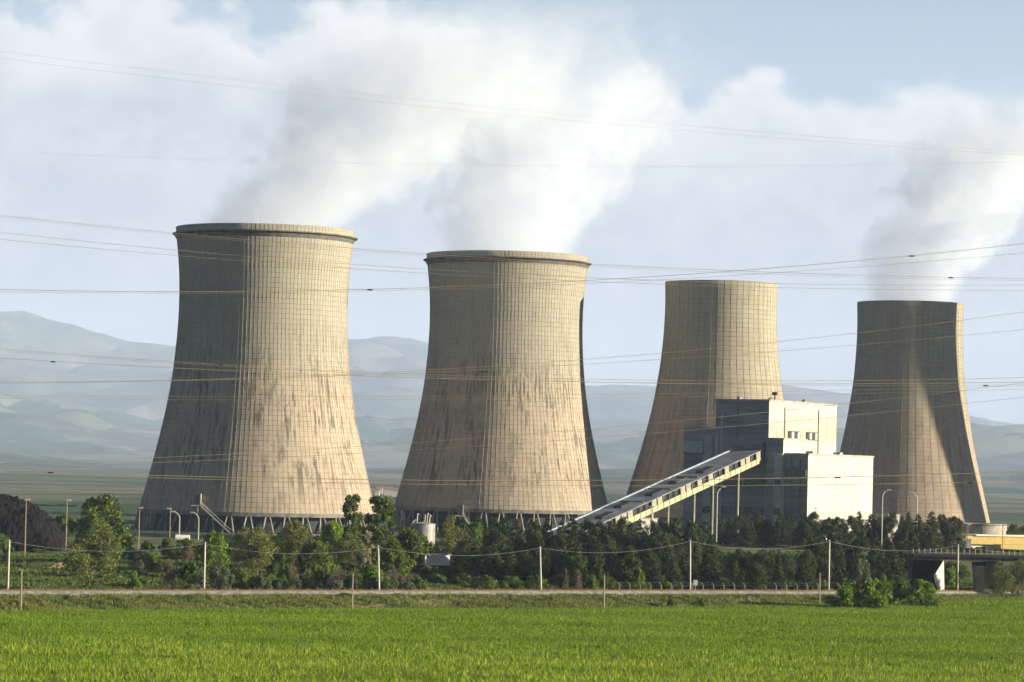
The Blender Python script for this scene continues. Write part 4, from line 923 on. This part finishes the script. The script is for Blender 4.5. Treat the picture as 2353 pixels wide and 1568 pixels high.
rp = MB().box(-.07, .07, -.25, -.1, 0, 1.05).mesh('railing_post', concrete_pale); nP = 62
for k_ in range(nP):
    x_ = xa + (xb - xa) * k_ / nP; obj('railing_post', rp, BR, loc=(x_, 0, ta + (tb - ta) * k_ / nP + .15))
for z_ in (.5, 1.0): MB().rod((xa, -.18, ta + .15 + z_), (xb, -.18, tb + .15 + z_), .05, n=4).build('railing_bar', dk, BR)
MB().hexa([(X_(2100) , 8, -1), (X_(2171), .4, -1), (X_(2171), 8.6, -1), (X_(2100), 9, -1)], [(X_(2100), .6, za - .05), (X_(2171), .4, za - .2), (X_(2171), 8.6, za - .2), (X_(2100), 9, za - .05)]).build('abutment', dk, BR)
MB().add([(X_(2141), -3.3, Z_(1322, 2141)), (X_(2141), -3.7, Z_(1322, 2141)), (X_(2171), -.4, -1), (X_(2172), .35, -1), (X_(2168), .35, Z_(1287, 2170)), (X_(2168), -.4, Z_(1287, 2170)), (X_(2158), -1.9, -1), (X_(2158), -1.4, -1)],
         [(1, 6, 2, 5), (0, 4, 3, 7), (1, 5, 4, 0), (5, 2, 3, 4), (1, 0, 7, 6), (6, 7, 3, 2)]).build('wing_wall', concrete_pale, BR)
def flared(x0, x1, x2, x3, y0, y1):
    zt_2 = Z_(1291, 2260)
    return MB().hexa([(X_(x1), y0, -1), (X_(x2), y0, -1), (X_(x2), y1, -1), (X_(x1), y1, -1)], [(X_(x0), y0, zt_2), (X_(x3), y0, zt_2), (X_(x3), y1, zt_2), (X_(x0), y1, zt_2)])
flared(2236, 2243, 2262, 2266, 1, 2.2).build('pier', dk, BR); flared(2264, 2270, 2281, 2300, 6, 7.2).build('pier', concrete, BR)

# ------------------------------------------------------------------ high-voltage lines
def cable(pts, d, r, label, seg=84, tags=None):
    """catenary through the given sight points, in a plane about d away"""
    px = np.array([q[0] for q in pts], float); py = np.array([q[1] for q in pts], float)
    deg = 2 if len(pts) > 2 else 1; c_ = np.polyfit(px, py, deg); mb = MB(); prev = None
    for k in range(seg + 1):
        x_ = -900 + (2353 + 1800) * k / seg; q_ = at(x_, float(np.polyval(c_, x_)), d)
        if prev is not None: mb.rod(prev, q_, r, n=5)
        prev = q_
    o = mb.build('power_cable', wire_mat); tag(o, label, 'power cable', 'high voltage cables crossing the view')
    for x_ in tags or ():
        q_ = at(x_, float(np.polyval(c_, x_)), d); m_ = MB().box(-.35, .35, -.08, .08, -.16, .02).build('spacer', black_in, o, loc=q_)
CAB = [
 ([(0, 496), (400, 534), (815, 572), (1360, 608), (2353, 640)], 470, .030, 'dark cable touching the rim of the largest tower and falling to the right edge', (2185,)),
 ([(0, 500), (410, 539), (815, 577), (1360, 612), (2353, 645)], 474, .018, 'thin earth wire just under the dark cable at the rims', ()),
 ([(0, 533), (400, 577), (660, 597), (980, 616), (1360, 640), (2353, 655)], 450, .024, 'upper tan cable of the pair below the rim of the largest tower', ()),
 ([(0, 548), (400, 590), (660, 609), (980, 628), (1360, 645), (2353, 668)], 452, .024, 'lower tan cable of the pair below the rim of the largest tower', ()),
 ([(0, 667), (400, 669), (815, 664), (1350, 648), (1900, 605), (2353, 560)], 430, .035, 'tan cable crossing the upper third of the towers and rising to the right', (850, 2095)),
 ([(0, 672), (400, 673), (980, 664), (1350, 652), (1900, 622), (2353, 580)], 434, .022, 'thin tan cable right below the one that rises to the right', ()),
 ([(0, 803), (400, 829), (800, 853), (1345, 874), (1965, 874), (2353, 868)], 460, .028, 'upper cable of the group crossing the waist of the towers', (508,)),
 ([(0, 824), (400, 845), (800, 862), (1345, 880), (1965, 882), (2353, 878)], 462, .035, 'middle cable of the group crossing the waist of the towers', (122,)),
 ([(0, 807), (400, 833), (800, 857), (1345, 878), (1965, 887), (2353, 884)], 465, .018, 'thin dark wire between the cables at the waist of the towers', (2265,)),
 ([(0, 878), (400, 873), (820, 862), (1345, 825), (1782, 785), (2353, 718)], 440, .028, 'cable rising from the left waist level to the upper right above the third tower', ()),
 ([(0, 880), (400, 875), (820, 866), (1345, 838), (1782, 803), (2353, 760)], 442, .026, 'second cable rising to the right in front of the third tower', ()),
 ([(0, 910), (400, 912), (980, 910), (1500, 905), (1965, 898), (2353, 886)], 480, .020, 'faint flat wire below the waist cables, upper one', ()),
 ([(0, 916), (400, 918), (980, 918), (1500, 912), (1965, 908), (2353, 893)], 482, .018, 'faint flat wire below the waist cables, lower one', ()),
 ([(0, 1066), (345, 1053), (820, 1025), (1500, 975), (1965, 925), (2353, 880)], 445, .026, 'upper cable climbing across the lower shells to the right edge', ()),
 ([(0, 1075), (345, 1062), (820, 1042), (1500, 996), (1965, 955), (2353, 912)], 447, .026, 'lower cable climbing across the lower shells to the right edge', ()),
 ([(0, 1082), (330, 1091), (900, 1103), (1450, 1104), (1965, 1097), (2353, 1083)], 420, .040, 'bright upper cable low across all towers and the pale building', (116, 1925)),
 ([(0, 1087), (330, 1094), (900, 1112), (1450, 1118), (1965, 1114), (2353, 1105)], 422, .034, 'bright lower cable low across all towers and the pale building', (2230,)),
 ([(0, 130), (400, 190), (1200, 262), (1700, 312), (2353, 357)], 500, .014, 'faint wire high in the sky, lower of the top pair', ()),
 ([(0, 115), (400, 172), (1200, 250), (1700, 300), (2353, 350)], 503, .012, 'faint wire high in the sky, upper of the top pair', ()),
 ([(0, 348), (400, 366), (1200, 381), (1500, 383), (2353, 372)], 506, .012, 'faint flat wire in the sky above the tower rims', ()),
]
for c_ in CAB: cable(c_[0], c_[1], c_[2], c_[3], tags=c_[4])
for px, py, d, w_, lab in ((888, 1138, 2700, 20, 'distant pale house between the two large towers'), (868, 1141, 2800, 14, 'small distant house between the towers, left one'), (905, 1146, 2600, 16, 'low distant shed between the two large towers'), (862, 1150, 2500, 10, 'tiny distant hut right of the largest tower foot')):
    p = place(px, d); w2 = w_ * d / F / 2; T = thing('distant_house', p, lab, 'house'); MB().box(-w2, w2, 0, 8, -.5, 5).build('wall', lightwall, T)
    MB().hexa([(-w2 - .3, -.4, 5.001), (w2 + .3, -.4, 5.001), (w2 + .3, 8.4, 5.001), (-w2 - .3, 8.4, 5.001)], [(-w2 - .3, 3.9, 7), (w2 + .3, 3.9, 7), (w2 + .3, 4.1, 7), (-w2 - .3, 4.1, 7)]).build('roof', mottled('roof_tile', (.30, .16, .11), (.24, .13, .1), 1), T)

# ------------------------------------------------------------------ steam
def steam(name, tower_c, ztop, r0_, cxa, cxb, grow, dens, label, hgt, cyk=.15, seed=0, fade=(40, 100)):
    mt = bpy.data.materials.new('steam'); mt.use_nodes = True; n = NT(mt.node_tree); n.n.clear()
    o_ = n.node('ShaderNodeOutputMaterial'); pv = n.node('ShaderNodeVolumePrincipled'); n.l.new(pv.outputs[0], o_.inputs['Volume'])
    t = n.node('ShaderNodeTexCoord'); P = t.outputs['Object']
    warp = n.node('ShaderNodeTexNoise'); warp.inputs['Scale'].default_value = .035; warp.inputs['Detail'].default_value = 2
    n.l.new(P, warp.inputs['Vector'])
    vs = n.node('ShaderNodeVectorMath', operation='MULTIPLY_ADD'); n.l.new(warp.outputs['Color'], vs.inputs[0])
    vs.inputs[1].default_value = (22, 22, 16); n.l.new(P, vs.inputs[2])
    vo = n.node('ShaderNodeVectorMath', operation='SUBTRACT'); n.l.new(vs.outputs[0], vo.inputs[0]); vo.inputs[1].default_value = (11, 11, 8)
    zraw = n.sep(P)[2]; wf = n.step(zraw, 0, 22)
    mv = n.node('ShaderNodeMix', data_type='VECTOR'); n.put(mv.inputs[0], wf); n.put(mv.inputs[4], P); n.put(mv.inputs[5], vo.outputs[0])
    x, y, z = n.sep(mv.outputs[1])
    z = n.m('MAXIMUM', z, -4)
    cx = n.m('ADD', n.m('MULTIPLY', z, cxa), n.m('MULTIPLY', n.m('MULTIPLY', z, z), cxb))
    rr = n.m('ADD', r0_, n.m('MULTIPLY', z, grow))
    u = n.m('DIVIDE', n.m('SUBTRACT', x, cx), rr); v = n.m('DIVIDE', n.m('SUBTRACT', y, n.m('MULTIPLY', z, cyk)), rr)
    rho = n.m('SQRT', n.m('ADD', n.m('MULTIPLY', u, u), n.m('MULTIPLY', v, v)))
    of = n.node('ShaderNodeVectorMath', operation='ADD'); n.l.new(P, of.inputs[0]); of.inputs[1].default_value = (seed * 37., seed * 11., 0)
    nn = n.noise(of.outputs[0], .075, 6, .62, .45)
    k = n.m('ADD', n.m('SUBTRACT', .97, rho), n.m('MULTIPLY', n.m('SUBTRACT', nn, .5), n.m('MULTIPLY', wf, 2.6)))
    dn = n.m('MULTIPLY', n.step(k, 0, .40), n.step(zraw, fade[0], fade[1], 1, .0))
    dn = n.m('MULTIPLY', dn, n.m('MULTIPLY', dens, n.step(zraw, 0, 30, 1.5, 1.)))
    n.put(pv.inputs['Density'], dn); pv.inputs['Color'].default_value = (.85, .895, .975, 1); pv.inputs['Anisotropy'].default_value = .1
    try: mt.cycles.volume_step_rate = .5
    except Exception: pass
    # hull that follows the plume, wide enough for its rags
    rings = []; 
    for z_ in np.linspace(-3, hgt, 14):
        q = max(z_, 0); w_ = min(q / 22, 1)
        rad_ = (r0_ + q * grow) * (1.0 + .5 * w_); cx_ = q * cxa + q * q * cxb; rings.append((cx_, q * cyk, z_, rad_ if q > 0 else r0_ * .97))
    V = []; nn_ = 20
    for cx_, cy_, z_, rd in rings:
        for a in range(nn_): V.append((cx_ + rd * math.cos(2 * math.pi * a / nn_), cy_ + rd * math.sin(2 * math.pi * a / nn_), z_))
    Fc = [(j * nn_ + a, j * nn_ + (a + 1) % nn_, (j + 1) * nn_ + (a + 1) % nn_, (j + 1) * nn_ + a) for j in range(len(rings) - 1) for a in range(nn_)]
    Fc += [tuple(range(nn_))[::-1], tuple((len(rings) - 1) * nn_ + a for a in range(nn_))]
    o = obj(name, mesh(name, V, Fc, mt), loc=(tower_c.x, tower_c.y, ztop)); tag(o, label, 'steam plume', 'steam plumes', 'stuff'); return o
steam('steam_plume', c1, zt1, 26.5, 1.3, -.004, .50, .027, 'white steam leaning right from the largest cooling tower', 100, seed=1, fade=(34, 84))
steam('steam_plume', c2, zt2, 26.5, .14, .0035, .36, .028, 'white steam rising from the second large cooling tower', 95, seed=2, fade=(34, 80))
steam('steam_plume', c4, zt4, 19.5, .16, .0075, .30, .036, 'white steam drifting right from the rightmost cooling tower', 100, seed=3, fade=(48, 92))

# haze: one box of even air round everything
hz = bpy.data.materials.new('haze'); hz.use_nodes = True; n = NT(hz.node_tree); n.n.clear()
o_ = n.node('ShaderNodeOutputMaterial'); pv = n.node('ShaderNodeVolumePrincipled'); n.l.new(pv.outputs[0], o_.inputs['Volume'])
pv.inputs['Color'].default_value = (.54, .66, .92, 1); pv.inputs['Density'].default_value = 4.2e-5; pv.inputs['Anisotropy'].default_value = 0
MB().box(-22000, 22000, -900, 36000, -60, 1560).build('haze', hz)['kind'] = 'stuff'
